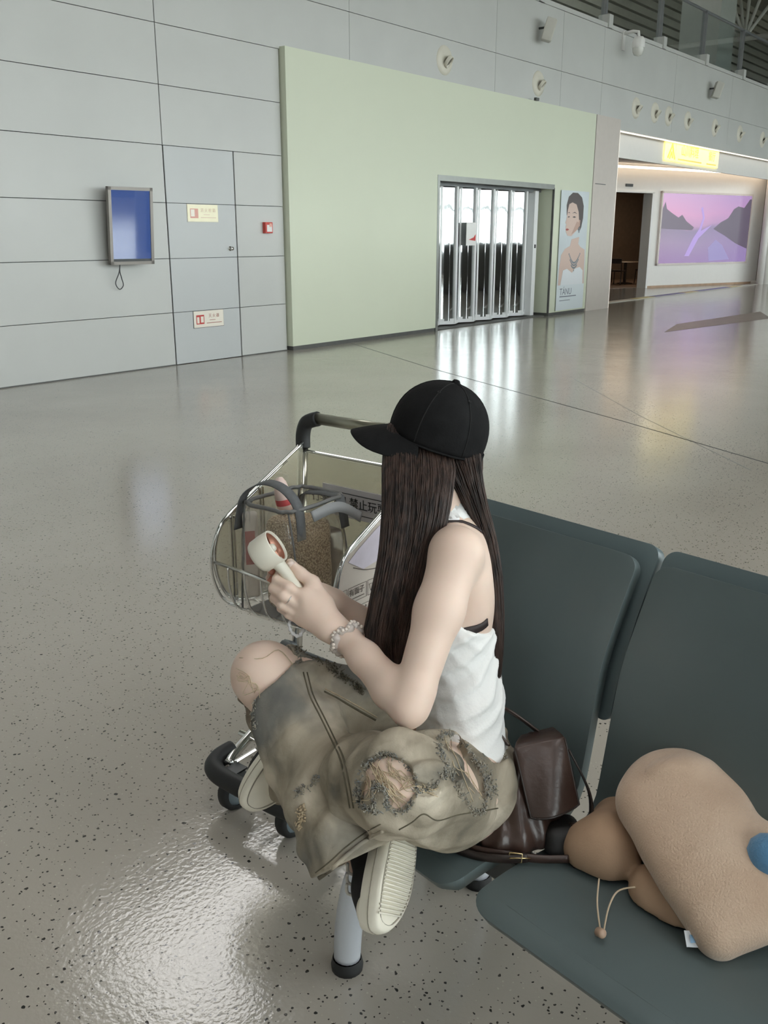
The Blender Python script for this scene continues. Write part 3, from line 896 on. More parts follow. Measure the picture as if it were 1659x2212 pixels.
# big purple landscape screen
def screen_material():
    m = bpy.data.materials.new('landscape_screen')
    m.use_nodes = True
    N, L = m.node_tree.nodes, m.node_tree.links
    b = N['Principled BSDF']
    tc = N.new('ShaderNodeTexCoord')
    sep = N.new('ShaderNodeSeparateXYZ'); L.new(tc.outputs['Generated'], sep.inputs[0])
    rp = N.new('ShaderNodeValToRGB')
    e = rp.color_ramp.elements
    e[0].position = 0.0; e[0].color = (*srgb(150, 120, 165), 1)
    e[1].position = 1.0; e[1].color = (*srgb(196, 152, 194), 1)
    for p_, c_ in ((0.30, (150, 128, 158)), (0.50, (128, 112, 138)), (0.56, (190, 140, 175)), (0.72, (212, 148, 186))):
        q = e.new(p_); q.color = (*srgb(*c_), 1)
    nz = N.new('ShaderNodeTexNoise'); nz.inputs['Scale'].default_value = 2.2; nz.inputs['Detail'].default_value = 4
    L.new(tc.outputs['Generated'], nz.inputs['Vector'])
    ma = N.new('ShaderNodeMath'); ma.operation = 'MULTIPLY_ADD'; ma.inputs[1].default_value = 0.22; ma.inputs[2].default_value = -0.11
    L.new(nz.outputs['Fac'], ma.inputs[0])
    ad = N.new('ShaderNodeMath'); ad.operation = 'ADD'
    L.new(sep.outputs['Z'], ad.inputs[0]); L.new(ma.outputs[0], ad.inputs[1])
    L.new(ad.outputs[0], rp.inputs['Fac'])
    mx = N.new('ShaderNodeMixRGB'); mx.blend_type = 'MIX'
    mx.inputs[2].default_value = (*srgb(150, 135, 190), 1)
    mm = N.new('ShaderNodeMath'); mm.operation = 'MULTIPLY'; mm.inputs[1].default_value = 0.55
    L.new(sep.outputs['X'], mm.inputs[0]); L.new(mm.outputs[0], mx.inputs['Fac']); L.new(rp.outputs['Color'], mx.inputs[1])
    b.inputs['Base Color'].default_value = (0.02, 0.02, 0.03, 1)
    b.inputs['Roughness'].default_value = 0.25
    L.new(mx.outputs[0], b.inputs['Emission Color'])
    b.inputs['Emission Strength'].default_value = SCREEN_E
    return m
SCREEN_E = 0.135
t = thing('landscape_screen', 'large wall screen showing a pink and purple lake landscape in the shop', 'screen', sp(2.65, -0.05, 0.74))
sm = MB(); sbox(sm, 0.44, 4.82, -0.06, -0.02, 0.74, 2.85); sm.build('picture', screen_material(), t)
fm = MB(); sbox(fm, 0.38, 0.44, -0.08, 0.0, 0.68, 2.91); sbox(fm, 4.82, 4.88, -0.08, 0.0, 0.68, 2.91); sbox(fm, 0.38, 4.88, -0.08, 0.0, 2.85, 2.91); sbox(fm, 0.38, 4.88, -0.08, 0.0, 0.68, 0.74)
fm.build('frame', mat('screen_frame', (0.75, 0.68, 0.64), 0.4), t)
def scr_shape(name, pts, m, dn):
    v = [sp(0.44 + 4.38 * u, -0.061 - dn, 0.74 + 2.11 * w) for u, w in pts]
    from_vf(name, v, [tuple(range(len(v)))], m, t)
def emit_flat(name, c):
    return mat(name, (0.02, 0.02, 0.02), 0.3, emit=srgb(*c), estr=SCREEN_E)
scr_shape('picture_trees', [(0.0, 0.50), (0.0, 0.76), (0.03, 0.88), (0.05, 0.78), (0.10, 0.73), (0.18, 0.66), (0.22, 0.70), (0.27, 0.61), (0.36, 0.52), (0.34, 0.48)], emit_flat('scr_trees', (100, 88, 106)), 0.001)
scr_shape('picture_trees', [(0.58, 0.50), (0.66, 0.60), (0.74, 0.66), (0.80, 0.80), (0.85, 0.84), (0.92, 0.82), (0.98, 0.95), (1.0, 0.95), (1.0, 0.20), (0.86, 0.28), (0.72, 0.40)], emit_flat('scr_trees2', (98, 88, 106)), 0.001)
scr_shape('picture_river', [(0.28, 0.10), (0.36, 0.36), (0.42, 0.50), (0.45, 0.66), (0.42, 0.80), (0.44, 0.82), (0.47, 0.66), (0.44, 0.47), (0.56, 0.56), (0.42, 0.36), (0.33, 0.10)], emit_flat('scr_river', (176, 150, 218)), 0.002)
scr_shape('picture_water', [(0.56, 0.02), (0.54, 0.22), (0.62, 0.34), (0.70, 0.26), (0.80, 0.04)], emit_flat('scr_water', (150, 140, 190)), 0.002)
settle(t)
# shop header: fascia, light cove, ceiling, lit sign
hd = struct(MB().box(20.10, 42.0, YW - 0.06, YW + 0.25, 3.80, 3.97).build('wall_shop_header', M_panel))
MB().box(20.10, 42.0, YW + 0.18, YW + 0.24, 3.28, 3.80).build('fascia', M_shopw, hd)
MB().box(20.12, 42.0, YW - 0.02, YW + 0.02, 3.775, 3.80).build('cove_light', mat('cove_glow', (1, 1, 1), 0.4, emit=(1.0, 0.86, 0.66), estr=0.16), hd)
struct(MB().box(20.10, 42.0, YW + 0.2, 17.0, 3.62, 3.75).build('ceiling_shop', mat('shop_ceiling', (0.50, 0.48, 0.45), 0.6, var=0.02)))
cv = MB(); sbox(cv, -2.1, 5.4, -0.30, -0.26, 3.50, 3.56)
cvo = struct(cv.build('trim_1', mat('cove_glow2', (1, 1, 1), 0.4, emit=(1.0, 0.82, 0.62), estr=0.7)))
MB().box(20.08, 20.13, GF, GF + 0.06, 0.0, 3.8).build('edge_light', mat('edge_glow', (1, 1, 1), 0.4, emit=(1.0, 0.88, 0.72), estr=0.25), wp)
t = thing('shop_sign', 'glowing yellow shop sign with a leaf emblem on the white fascia', 'sign', (25.1, YW + 0.1, 3.36))
M_glow = mat('sign_glow', (1, 1, 0.8), 0.4, emit=(1.0, 0.80, 0.12), estr=0.17)
M_glowd = mat('sign_glow_line', (1, 0.8, 0.3), 0.4, emit=(0.75, 0.40, 0.02), estr=0.08)
MB().box(23.95, 27.0, YW + 0.13, YW + 0.17, 3.36, 3.82).build('lit_panel', M_glow, t, bevel=0.02)
MB().box(23.25, 23.9, YW + 0.13, YW + 0.17, 3.36, 3.82).build('emblem_panel', M_glow, t, bevel=0.02)
MB().tube([(23.40, YW + 0.12, 3.44), (23.55, YW + 0.12, 3.62), (23.64, YW + 0.12, 3.76), (23.72, YW + 0.12, 3.60), (23.84, YW + 0.12, 3.42)], 0.02, 6).tube([(23.52, YW + 0.12, 3.42), (23.62, YW + 0.12, 3.58), (23.70, YW + 0.12, 3.44)], 0.016, 6).build('emblem', M_glowd, t)
text_obj('lettering', '山川料理', 0.30, (24.85, YW + 0.12, 3.64), (1, 0, 0), (0, 0, 1), M_glowd, t)
text_obj('lettering', '餐厅', 0.26, (26.45, YW + 0.12, 3.62), (1, 0, 0), (0, 0, 1), M_glowd, t)
MB().box(24.1, 25.7, YW + 0.12, YW + 0.13, 3.42, 3.45).box(26.1, 26.8, YW + 0.12, YW + 0.13, 3.42, 3.45).build('small_print', M_glowd, t)
settle(t)
tag(MB().lathe([(0.0, 0.0), (0.12, 0.0), (0.12, 0.05), (0.0, 0.05)], (26.0, 10.6, 3.565), (0, 0, 1), 20).build('ceiling_spotlight', mat('spot_glow', (1, 1, 1), 0.4, emit=(1, 0.95, 0.85), estr=1.5)), 'round lit ceiling spotlight just behind the yellow sign', 'light')
# fluted white curtain wall on the right of the screen
fl = MB(); sbox(fl, 5.3, 9.5, -0.6, 0.0, 0.0, 0.08)
flo = struct(fl.build('wall_fluted', M_shopw))
for k in range(16):
    a = 5.05 + 0.28 * k
    MB().tube([sp(a, -0.55, 0.0), sp(a, -0.55, 3.6)], 0.12, 10).build('flute', M_shopw, flo, True)
# threshold strip with yellow and blue tape
th = struct(MB().box(20.12, 42.0, YW + 0.55, YW + 0.80, 0.0, 0.012).build('trim_2', mat('threshold_pale', (0.55, 0.53, 0.48), 0.35, var=0.04)))
M_ty = mat('tape_yellow', (0.72, 0.60, 0.22), 0.4); M_tb = mat('tape_blue', (0.16, 0.18, 0.40), 0.4)
for a, b_, m_ in ((23.3, 24.4, M_ty), (24.4, 26.6, M_tb), (26.6, 27.6, M_ty), (27.6, 30.4, M_tb), (30.4, 31.5, M_ty)):
    MB().box(a, b_, YW + 0.56, YW + 0.79, 0.012, 0.017).build('tape', m_, th)
# ------------------------------------------------------------------ row of airport seats
BA = math.radians(79.74)
BD = np.array([math.cos(BA), math.sin(BA), 0]); BF = np.array([-math.sin(BA), math.cos(BA), 0]); ZZ = np.array([0, 0, 1.0])
BO = np.array([1.230, 0.766, 0.0])
def bp(a, f, z):
    return BO + BD * a + BF * f + ZZ * z
M_seat = mat('seat_teal_grey', (0.105, 0.135, 0.138), 0.38, var=0.08, vscale=3, spec=0.4)
M_shell = mat('seat_rear_shell', (0.125, 0.165, 0.175), 0.34, var=0.06, vscale=3)
M_leg = mat('leg_silver', (0.62, 0.65, 0.70), 0.33, metal=0.35, var=0.04)
M_alu = mat('alu_beam', (0.55, 0.55, 0.53), 0.35, metal=0.7, var=0.04)
def ribbon(profile, a0, a1, r0, r1, thick, nu=10):
    """sheet following profile (f, z) and spanning a0..a1 with rounded ends, with thickness"""
    pr = catmull([(f, z, 0) for f, z in profile], 6)
    pr = [np.array(p[:2]) for p in pr]
    L_ = [0.0]
    for i in range(1, len(pr)):
        L_.append(L_[-1] + np.linalg.norm(pr[i] - pr[i - 1]))
    # denser sampling at both rounded ends
    tot = L_[-1]
    ss = sorted(set([0.0, tot] + [r0 * (1 - math.cos(k * math.pi / 14)) for k in range(8)] + [tot - r1 * (1 - math.cos(k * math.pi / 14)) for k in range(8)] + list(np.linspace(r0, tot - r1, 26))))
    F_ = np.interp(ss, L_, [p[0] for p in pr]); Z_ = np.interp(ss, L_, [p[1] for p in pr])
    n = len(ss)
    top, bot = [], []
    for i, s_ in enumerate(ss):
        ins = 0.0
        if s_ < r0:
            ins = r0 - math.sqrt(max(0, r0 ** 2 - (r0 - s_) ** 2))
        elif s_ > tot - r1:
            ins = r1 - math.sqrt(max(0, r1 ** 2 - (r1 - tot + s_) ** 2))
        j0, j1 = max(0, i - 1), min(n - 1, i + 1)
        tg = nrm([F_[j1] - F_[j0], Z_[j1] - Z_[j0]]); nn = np.array([tg[1], -tg[0]])
        us = np.linspace(a0 + ins, a1 - ins, nu)
        top.append([bp(u, F_[i], Z_[i]) for u in us])
        bot.append([bp(u, F_[i] - nn[0] * thick, Z_[i] - nn[1] * thick) for u in us])
    mb = MB()
    mb.grid(top)
    k = len(mb.v)
    mb.grid(bot)
    m = nu
    ring = [j for j in range(m)] + [i * m + m - 1 for i in range(1, n)] + [(n - 1) * m + j for j in range(m - 2, -1, -1)] + [i * m for i in range(n - 2, 0, -1)]
    for i in range(len(ring)):
        a, b_ = ring[i], ring[(i + 1) % len(ring)]
        mb.f.append((a, b_, b_ + k, a + k))
    return mb
def ribbon_obj(name, mb, m, parent, bev=0.006):
    o = mb.build(name, m, parent, True)
    md = o.modifiers.new('bevel', 'BEVEL'); md.width = bev; md.segments = 3; md.limit_method = 'ANGLE'; md.angle_limit = math.radians(50)
    return o
PROF = [(0.012, 0.405), (-0.02, 0.420), (-0.12, 0.424), (-0.25, 0.414), (-0.325, 0.418), (-0.372, 0.452), (-0.392, 0.53), (-0.412, 0.64), (-0.435, 0.745), (-0.485, 0.85), (-0.540, 0.950)]
REAR = [(-0.450, 0.60), (-0.474, 0.70), (-0.514, 0.80), (-0.560, 0.893), (-0.598, 0.964)]
bench = thing('airport_bench', 'row of dark teal-grey airport seats on a silver beam', 'bench', bp(0, -0.2, 0))
SEATS = [(0.045, 0.60), (-0.565, 0.0), (-1.165, -0.61)]
for a0, a1 in SEATS:
    ribbon_obj('seat', ribbon(PROF, a0, a1, 0.045, 0.035, 0.026), M_seat, bench, 0.010)
    ribbon_obj('back_shell', ribbon(REAR, a0 - 0.016, a1 + 0.016, 0.02, 0.03, 0.030), M_shell, bench, 0.008)
    MB().obox(bp((a0 + a1) / 2, -0.46, 0.66), BD, BF, ZZ, (a1 - a0) / 2 - 0.04, 0.025, 0.035).build('back_support', M_dgrey, bench, bevel=0.006)
    for a in (a0 + 0.12, a1 - 0.12):
        MB().tube([bp(a, -0.20, 0.36), bp(a, -0.36, 0.38), bp(a, -0.44, 0.48), bp(a, -0.475, 0.66)], 0.018, 8).build('bracket', M_dgrey, bench, True)
MB().obox(bp(-0.28, -0.495, 0.667), BD, BF, ZZ, 0.90, 0.02, 0.022).build('back_rail', M_alu, bench, bevel=0.004)
MB().obox(bp(-0.28, -0.20, 0.345), BD, BF, ZZ, 0.92, 0.03, 0.035).build('beam', M_dgrey, bench, bevel=0.006)
for a in (0.37, -0.95):
    pts = catmull([bp(a, -0.20, 0.34), bp(a, -0.10, 0.30), bp(a, -0.035, 0.22), bp(a, -0.005, 0.12), bp(a, 0.003, 0.03)], 6)
    MB().tube(pts, [0.034 - 0.006 * abs(i / len(pts) - 0.4) for i in range(len(pts))], 18).build('leg', M_leg, bench, True)
    pts = catmull([bp(a, -0.20, 0.34), bp(a, -0.30, 0.30), bp(a, -0.38, 0.22), bp(a, -0.42, 0.12), bp(a, -0.43, 0.03)], 6)
    MB().tube(pts, [0.034 - 0.006 * abs(i / len(pts) - 0.4) for i in range(len(pts))], 18).build('leg', M_leg, bench, True)
    for f in (0.003, -0.43):
        MB().lathe([(0.0, 0.0), (0.036, 0.0), (0.037, 0.012), (0.033, 0.03)], bp(a, f, 0.0), ZZ, 18).build('foot_pad', M_black, bench, True)
settle(bench)

# ------------------------------------------------------------------ luggage trolley
YL, YR, XH = 1.945, 1.455, 2.05
cart = thing('luggage_trolley', 'chrome luggage trolley with clear-panelled basket and black handle grips', 'trolley', (1.85, 1.70, 0))
M_acr = clear_mat('acrylic_panel', (0.90, 0.88, 0.80), 0.25, 0.08, veil=(0.62, 0.60, 0.50), veil_amt=0.28)
M_print = mat('printed_panel', srgb(196, 186, 176), 0.35, var=0.06, vscale=6)
for y in (YL, YR):
    MB().tube([(1.98, y, 0.13), (2.02, y, 0.55), (XH, y, 0.985)], 0.017, 12).build('post', M_chrome, cart, True)
    s_ = -1 if y == YL else 1
    MB().tube(catmull([(XH, y, 0.965), (XH + 0.002, y, 1.01), (XH + 0.004, y + s_ * 0.015, 1.045), (XH + 0.006, y + s_ * 0.06, 1.062)], 6), 0.023, 14).build('handle_grip', M_black, cart, True)
MB().tube([(XH + 0.006, YL - 0.055, 1.062), (XH + 0.006, YR + 0.055, 1.062)], 0.0175, 14).build('handle_bar', mat('bar_olive_chrome', (0.34, 0.33, 0.26), 0.3, metal=0.8), cart, True)
MB().tube([(XH, YL, 0.955), (XH, YR, 0.955)], 0.0055, 8).build('cross_wire', M_chrome, cart)
back = [(XH - 0.004, YL - 0.01), (XH - 0.004, YR + 0.01)]
MB().box(XH - 0.008, XH - 0.003, YR + 0.01, YL - 0.01, 0.60, 0.95).build('back_panel', M_acr, cart)
MB().box(XH - 0.013, XH - 0.008, YR + 0.02, YL - 0.09, 0.775, 0.868).build('notice_strip', mat('strip_grey', srgb(190, 188, 192), 0.4), cart)
text_obj('lettering', '行李专用 禁止玩耍', 0.036, (XH - 0.0145, 1.90, 0.822), (0, -1, 0), (0, 0, 1), M_black, cart, align='LEFT')
fmk = MB()
for (a, b_) in (((YL - 0.10, 0.85), (YR + 0.03, 0.85)), ((YL - 0.10, 0.79), (YR + 0.03, 0.79)), ((YL - 0.10, 0.85), (YL - 0.10, 0.79))):
    fmk.tube([(XH - 0.0135, a[0], a[1]), (XH - 0.0135, b_[0], b_[1])], 0.0013, 4)
fmk.build('strip_border', M_black, cart)
SIDE = [(2.035, 0.985), (1.90, 0.918), (1.78, 0.858), (1.70, 0.815), (1.668, 0.770), (1.655, 0.70), (1.672, 0.63), (1.71, 0.575), (1.78, 0.545), (2.02, 0.54)]
side_s = [tuple(p[:2]) for p in catmull([(x, z, 0) for x, z in SIDE[:-1]], 4)] + [SIDE[-1]]
for y, nm in ((YL - 0.012, 'l'), (YR + 0.012, 'r')):
    MB().prism(side_s, (0, y - 0.002, 0), (1, 0, 0), (0, 0, 1), (0, 1, 0), 0.004).build('side_panel', M_acr if nm == 'l' else M_print, cart)
    MB().tube([(x, y, z) for x, z in side_s], 0.0062, 8).build('side_rim', M_chrome, cart, True)
    MB().tube([(x - 0.012, y, z - 0.014) for x, z in side_s[2:-2]], 0.004, 8).build('side_rim_inner', M_chrome, cart, True)
    for x in ((1.84, 1.72) if nm == 'l' else ()):
        zt = float(np.interp(x, [p[0] for p in SIDE[:5]][::-1], [p[1] for p in SIDE[:5]][::-1]))
        for dx in (0.0, 0.012):
            MB().tube([(x + dx, y - 0.006, zt - 0.005), (x + dx, y - 0.006, 0.555)], 0.0035, 6).build('side_wire', M_chrome, cart)
    if nm == 'r':
        yy = y - 0.0035
        M_tp = mat('panel_text', srgb(96, 84, 78), 0.5)
        # printed picture and slogans on the outer face (towards the seats)
        blob = [(1.70, 0.79), (1.74, 0.815), (1.82, 0.855), (1.90, 0.88), (1.92, 0.82), (1.84, 0.765), (1.76, 0.755)]
        MB().prism(blob, (0, yy, 0), (1, 0, 0), (0, 0, 1), (0, -1, 0), 0.0006).build('printed_figure', mat('print_lilac', srgb(206, 198, 210), 0.4, var=0.08, vscale=20), cart)
        MB().tube(catmull([(1.72, yy, 0.77), (1.78, yy, 0.748), (1.86, yy, 0.742), (1.92, yy, 0.775), (2.0, yy, 0.80)], 5), 0.0012, 4).build('printed_outline', M_tp, cart)
        for r_, (z, wds) in enumerate(((0.695, ('有面子', '有温度', '有故事')), (0.635, ('有滋味', '有回忆', '有家乡')))):
            for c_, wd in enumerate(wds):
                x = 1.688 + 0.012 * r_ + 0.112 * c_
                text_obj('lettering', wd, 0.021, (x + 0.045, yy - 0.0005, z + 0.006), (1, 0, 0), (0, 0, 1), M_tp, cart)
                bx_ = MB()
                bx_.box(x + 0.015, x + 0.075, yy - 0.001, yy, z - 0.012, z - 0.010)
                for (p_, q_) in (((x - 0.022, z - 0.02), (x + 0.005, z - 0.02)), ((x - 0.022, z + 0.022), (x + 0.005, z + 0.022)), ((x - 0.022, z - 0.02), (x - 0.022, z + 0.022)), ((x + 0.005, z - 0.02), (x + 0.005, z + 0.022)), ((x + 0.010, z - 0.02), (x + 0.085, z - 0.02)), ((x + 0.010, z + 0.022), (x + 0.085, z + 0.022)), ((x + 0.010, z - 0.02), (x + 0.010, z + 0.022)), ((x + 0.085, z - 0.02), (x + 0.085, z + 0.022))):
                    bx_.tube([(p_[0], yy - 0.0005, p_[1]), (q_[0], yy - 0.0005, q_[1])], 0.0007, 4)
                bx_.tube([(x - 0.016, yy - 0.0005, z + 0.010), (x - 0.001, yy - 0.0005, z + 0.010), (x - 0.009, yy - 0.0005, z - 0.010), (x - 0.016, yy - 0.0005, z + 0.010)], 0.0008, 4)
                bx_.build('slogan_box', M_tp, cart)
# wire front and bottom of the basket
MB().tube([(1.655, YL - 0.012, 0.70), (1.640, 1.70, 0.70), (1.655, YR + 0.012, 0.70)], 0.0055, 8).build('front_bar', M_chrome, cart, True)
for k in range(6):
    y = YL - 0.08 - 0.066 * k
    MB().tube(catmull([(1.645, y, 0.70), (1.648, y, 0.64), (1.672, y, 0.575), (1.73, y, 0.545), (1.85, y, 0.535), (2.02, y, 0.53)], 5), 0.0032, 6).build('basket_wire', M_chrome, cart, True)
for x, z in ((1.70, 0.556), (1.80, 0.538), (1.92, 0.533)):
    MB().tube([(x, YL - 0.012, z), (x, YR + 0.012, z)], 0.0032, 6).build('basket_wire', M_chrome, cart)
# base frame
ybl, ybr = 1.90, 1.47
for yb, yf in ((ybl, 1.835), (ybr, 1.505)):
    MB().tube(catmull([(1.98, yb + (0.03 if yb == ybl else -0.03), 0.14), (1.85, yb + (0.02 if yb == ybl else -0.02), 0.135), (1.68, (yb + yf) / 2, 0.13), (1.60, yf, 0.13), (1.565, yf - (0.02 if yb == ybl else -0.02), 0.128)], 5), 0.016, 12).build('base_rail', M_chrome, cart, True)
    MB().tube([(1.98, yb + (0.04 if yb == ybl else -0.04), 0.135), (2.06, yb + (0.045 if yb == ybl else -0.045), 0.135)], 0.016, 10).build('rear_stub', M_chrome, cart, True)
MB().tube(catmull([(1.625, 1.862, 0.13), (1.575, 1.866, 0.125), (1.535, 1.845, 0.12), (1.518, 1.79, 0.118), (1.515, 1.67, 0.118), (1.518, 1.55, 0.118), (1.535, 1.495, 0.12), (1.575, 1.474, 0.125), (1.625, 1.478, 0.13)], 6), 0.028, 14).build('bumper', M_black, cart, True)
for x, z, r_ in ((1.70, 0.135, 0.009), (1.85, 0.14, 0.009), (1.99, 0.145, 0.014)):
    MB().tube([(x, ybl + 0.01, z), (x, ybr - 0.01, z)], r_, 8).build('deck_bar', M_chrome, cart)
for k in range(4):
    y = 1.80 - 0.075 * k
    MB().tube([(1.58, y, 0.135), (1.99, y, 0.147)], 0.006, 6).build('deck_wire', M_chrome, cart)
MB().tube(catmull([(2.0, YL, 0.30), (1.93, YL - 0.01, 0.34), (1.90, 1.82, 0.345), (1.90, 1.56, 0.345), (1.93, YR + 0.01, 0.34), (2.0, YR, 0.30)], 5), 0.016, 10).build('tray_bar', M_dgrey, cart, True)
def wheel(x, y, r_, w_, front=True):
    c = np.array([x, y, r_])
    cart_ = cart
    cs = empty('caster', (0, 0, 0)); cs.parent = cart_
    MB().lathe([(r_ * 0.72, -w_ / 2), (r_ * 0.93, -w_ / 2), (r_, -w_ * 0.3), (r_, w_ * 0.3), (r_ * 0.93, w_ / 2), (r_ * 0.72, w_ / 2)], c, (0, 1, 0), 28).build('tyre', M_black, cs, True)
    MB().lathe([(0.0, -w_ * 0.36), (r_ * 0.3, -w_ * 0.40), (r_ * 0.36, -w_ * 0.30), (r_ * 0.72, -w_ * 0.42), (r_ * 0.74, 0), (r_ * 0.72, w_ * 0.42), (r_ * 0.36, w_ * 0.30), (r_ * 0.3, w_ * 0.40), (0.0, w_ * 0.36)], c, (0, 1, 0), 28).build('wheel_hub', mat('hub_grey', srgb(120, 132, 138), 0.4) if 'hub_grey' not in MATS else MATS['hub_grey'], cs, True)
    fk = MB()
    for s_ in (-1, 1):
        fk.obox(c + np.array([0.008, s_ * (w_ / 2 + 0.004), r_ * 0.55]), (1, 0, 0), (0, 1, 0), (0, 0, 1), 0.013, 0.002, r_ * 0.6)
    fk.obox(c + np.array([0.008, 0, r_ * 1.13]), (1, 0, 0), (0, 1, 0), (0, 0, 1), 0.022, w_ / 2 + 0.006, 0.003)
    fk.build('caster_fork', M_dgrey, cs)
wheel(1.560, 1.785, 0.058, 0.034)
wheel(1.570, 1.565, 0.058, 0.034)
wheel(2.03, 1.955, 0.06, 0.032)
wheel(2.03, 1.445, 0.06, 0.032)
settle(cart)

# ------------------------------------------------------------------ clear tote bag in the basket with its contents
M_pvc = clear_mat('clear_pvc', (0.95, 0.94, 0.92), 0.55, 0.07, veil=(0.72, 0.70, 0.66), veil_amt=0.10)
M_strapg = mat('webbing_grey', srgb(96, 98, 100), 0.7, var=0.1, vscale=80)
M_pipe = mat('piping_grey', srgb(112, 112, 112), 0.5)
tote = thing('clear_tote_bag', 'transparent vinyl tote bag with grey straps standing in the trolley basket', 'bag', (1.81, 1.755, 0.545))
tx0, tx1, ty0, ty1, tz0, tz1 = 1.69, 1.93, 1.63, 1.885, 0.552, 0.885
rows = []
for k, z in enumerate(np.linspace(0, 1, 10)):
    zz = tz0 + (tz1 - tz0) * z
    sq = 1 - 0.30 * z ** 2
    row = []
    for q in range(40):
        a = 2 * math.pi * q / 40
        cx_, sy_ = math.cos(a), math.sin(a)
        px_ = abs(cx_) ** 0.35 * (1 if cx_ > 0 else -1); py_ = abs(sy_) ** 0.35 * (1 if sy_ > 0 else -1)
        wob = 0.006 * math.sin(5 * a + 3 * z) * math.sin(math.pi * z) + 0.004 * math.sin(11 * a + 7 * z)
        row.append(((tx0 + tx1) / 2 + px_ * ((tx1 - tx0) / 2 + wob), (ty0 + ty1) / 2 + py_ * ((ty1 - ty0) / 2 * sq + wob), zz))
    rows.append(row)
MB().grid(rows, True).build('bag_wall', M_pvc, tote, True)
MB().box(tx0 + 0.02, tx1 - 0.02, ty0 + 0.02, ty1 - 0.02, tz0 - 0.001, tz0 + 0.003).build('bag_base', M_strapg, tote)
MB().tube([np.array(p) for p in rows[-1]], 0.006, 6, closed=True).build('rim_binding', M_pipe, tote, True)
def corner(q):
    return [np.array(rows[k][q % 40]) for k in range(10)]
for q in (5, 15, 25, 35):
    MB().tube(corner(q), 0.003, 6).build('piping', M_pipe, tote, True)
def band(pts, w_, th, wdir):
    """flat strap along pts, width direction wdir"""
    mb = MB()
    P_ = [np.asarray(p, float) for p in pts]
    rows_ = []
    for i, p in enumerate(P_):
        tg = nrm(P_[min(i + 1, len(P_) - 1)] - P_[max(0, i - 1)])
        wd = nrm(np.asarray(wdir(i / (len(P_) - 1)) if callable(wdir) else wdir, float)); wd = nrm(wd - tg * (wd @ tg)); nn = np.cross(tg, wd)
        rows_.append([p - wd * w_ / 2 - nn * th / 2, p + wd * w_ / 2 - nn * th / 2, p + wd * w_ / 2 + nn * th / 2, p - wd * w_ / 2 + nn * th / 2])
    mb.grid(rows_, True)
    mb.f += [(0, 1, 2, 3), tuple(len(mb.v) - 4 + i for i in (3, 2, 1, 0))]
    return mb
band(catmull([(1.735, 1.66, 0.80), (1.735, 1.67, 0.89), (1.728, 1.72, 0.94), (1.72, 1.79, 0.945), (1.705, 1.85, 0.90), (1.70, 1.875, 0.80)], 6), 0.032, 0.003, (1, 0, 0.2)).build('strap', M_strapg, tote, True)
band(catmull([(1.90, 1.645, 0.80), (1.90, 1.66, 0.87), (1.91, 1.69, 0.885), (1.915, 1.77, 0.88), (1.92, 1.83, 0.86), (1.925, 1.86, 0.78)], 6), 0.032, 0.003, (1, 0, 0.2)).build('strap', M_strapg, tote, True)
band(catmull([(1.76, 1.642, 0.865), (1.83, 1.635, 0.875), (1.88, 1.63, 0.865), (1.94, 1.62, 0.825)], 6), 0.030, 0.003, (0, 0.3, 1)).build('closure_strap', mat('strap_pale', srgb(150, 152, 154), 0.6), tote, True)
settle(tote)
# woven straw bag inside
def straw_material():
    m = mat('woven_straw', srgb(170, 144, 104), 0.45)
    N, L = m.node_tree.nodes, m.node_tree.links
    b = N['Principled BSDF']
    tc = N.new('ShaderNodeTexCoord')
    vo = N.new('ShaderNodeTexVoronoi'); vo.inputs['Scale'].default_value = 210
    L.new(tc.outputs['Object'], vo.inputs['Vector'])
    rp = N.new('ShaderNodeValToRGB')
    rp.color_ramp.elements[0].color = (*srgb(236, 216, 176), 1); rp.color_ramp.elements[1].color = (*srgb(140, 114, 82), 1)
    rp.color_ramp.elements[0].position = 0.15; rp.color_ramp.elements[1].position = 0.75
    L.new(vo.outputs['Distance'], rp.inputs['Fac']); L.new(rp.outputs['Color'], b.inputs['Base Color'])
    bpn = N.new('ShaderNodeBump'); bpn.inputs['Strength'].default_value = 0.8; bpn.inputs['Distance'].default_value = 0.004; bpn.invert = True
    L.new(vo.outputs['Distance'], bpn.inputs['Height']); L.new(bpn.outputs['Normal'], b.inputs['Normal'])
    return m
fd = Field((1.70, 1.60, 0.54), (1.99, 1.86, 0.89), 0.005)
fd.rbox((1.803, 1.738, 0.70), (0.070, 0.080, 0.14), np.eye(3), 0.035)
fd.warp(lambda X, Y, Z: 0.003 * wnoise(X, Y, Z, 90, 3))
sb = fd.build('straw_pouch', straw_material())
tag(sb, 'golden woven straw pouch inside the clear tote bag', 'pouch')
t = thing('pink_bottle', 'pale pink bottle with a red label poking out of the clear tote', 'bottle', (1.80, 1.79, 0.845))
MB().lathe([(0.0, 0.0), (0.022, 0.0), (0.024, 0.02), (0.024, 0.05), (0.018, 0.085), (0.010, 0.10), (0.0, 0.102)], (1.805, 1.785, 0.845), nrm((-0.15, 0.1, 1)), 18).build('bottle_body', mat('pale_pink', srgb(232, 208, 200), 0.35), t, True)
MB().lathe([(0.0245, 0.022), (0.0247, 0.040)], (1.805, 1.785, 0.845), nrm((-0.15, 0.1, 1)), 18).build('label_band', mat('label_red', srgb(206, 90, 92), 0.4), t, True)
settle(t)
t = thing('snack_packet', 'white snack packet with red print behind the clear tote front', 'packet', (1.76, 1.83, 0.56))
fd = Field((1.67, 1.79, 0.55), (1.79, 1.90, 0.88), 0.004)
fd.rbox((1.725, 1.852, 0.72), (0.022, 0.012, 0.13), [(0.8, -0.6, 0), (0.6, 0.8, 0), (0, 0, 1)], 0.010)
fd.build('packet_body', mat('packet_white', srgb(214, 206, 196), 0.3, var=0.1, vscale=30), t)
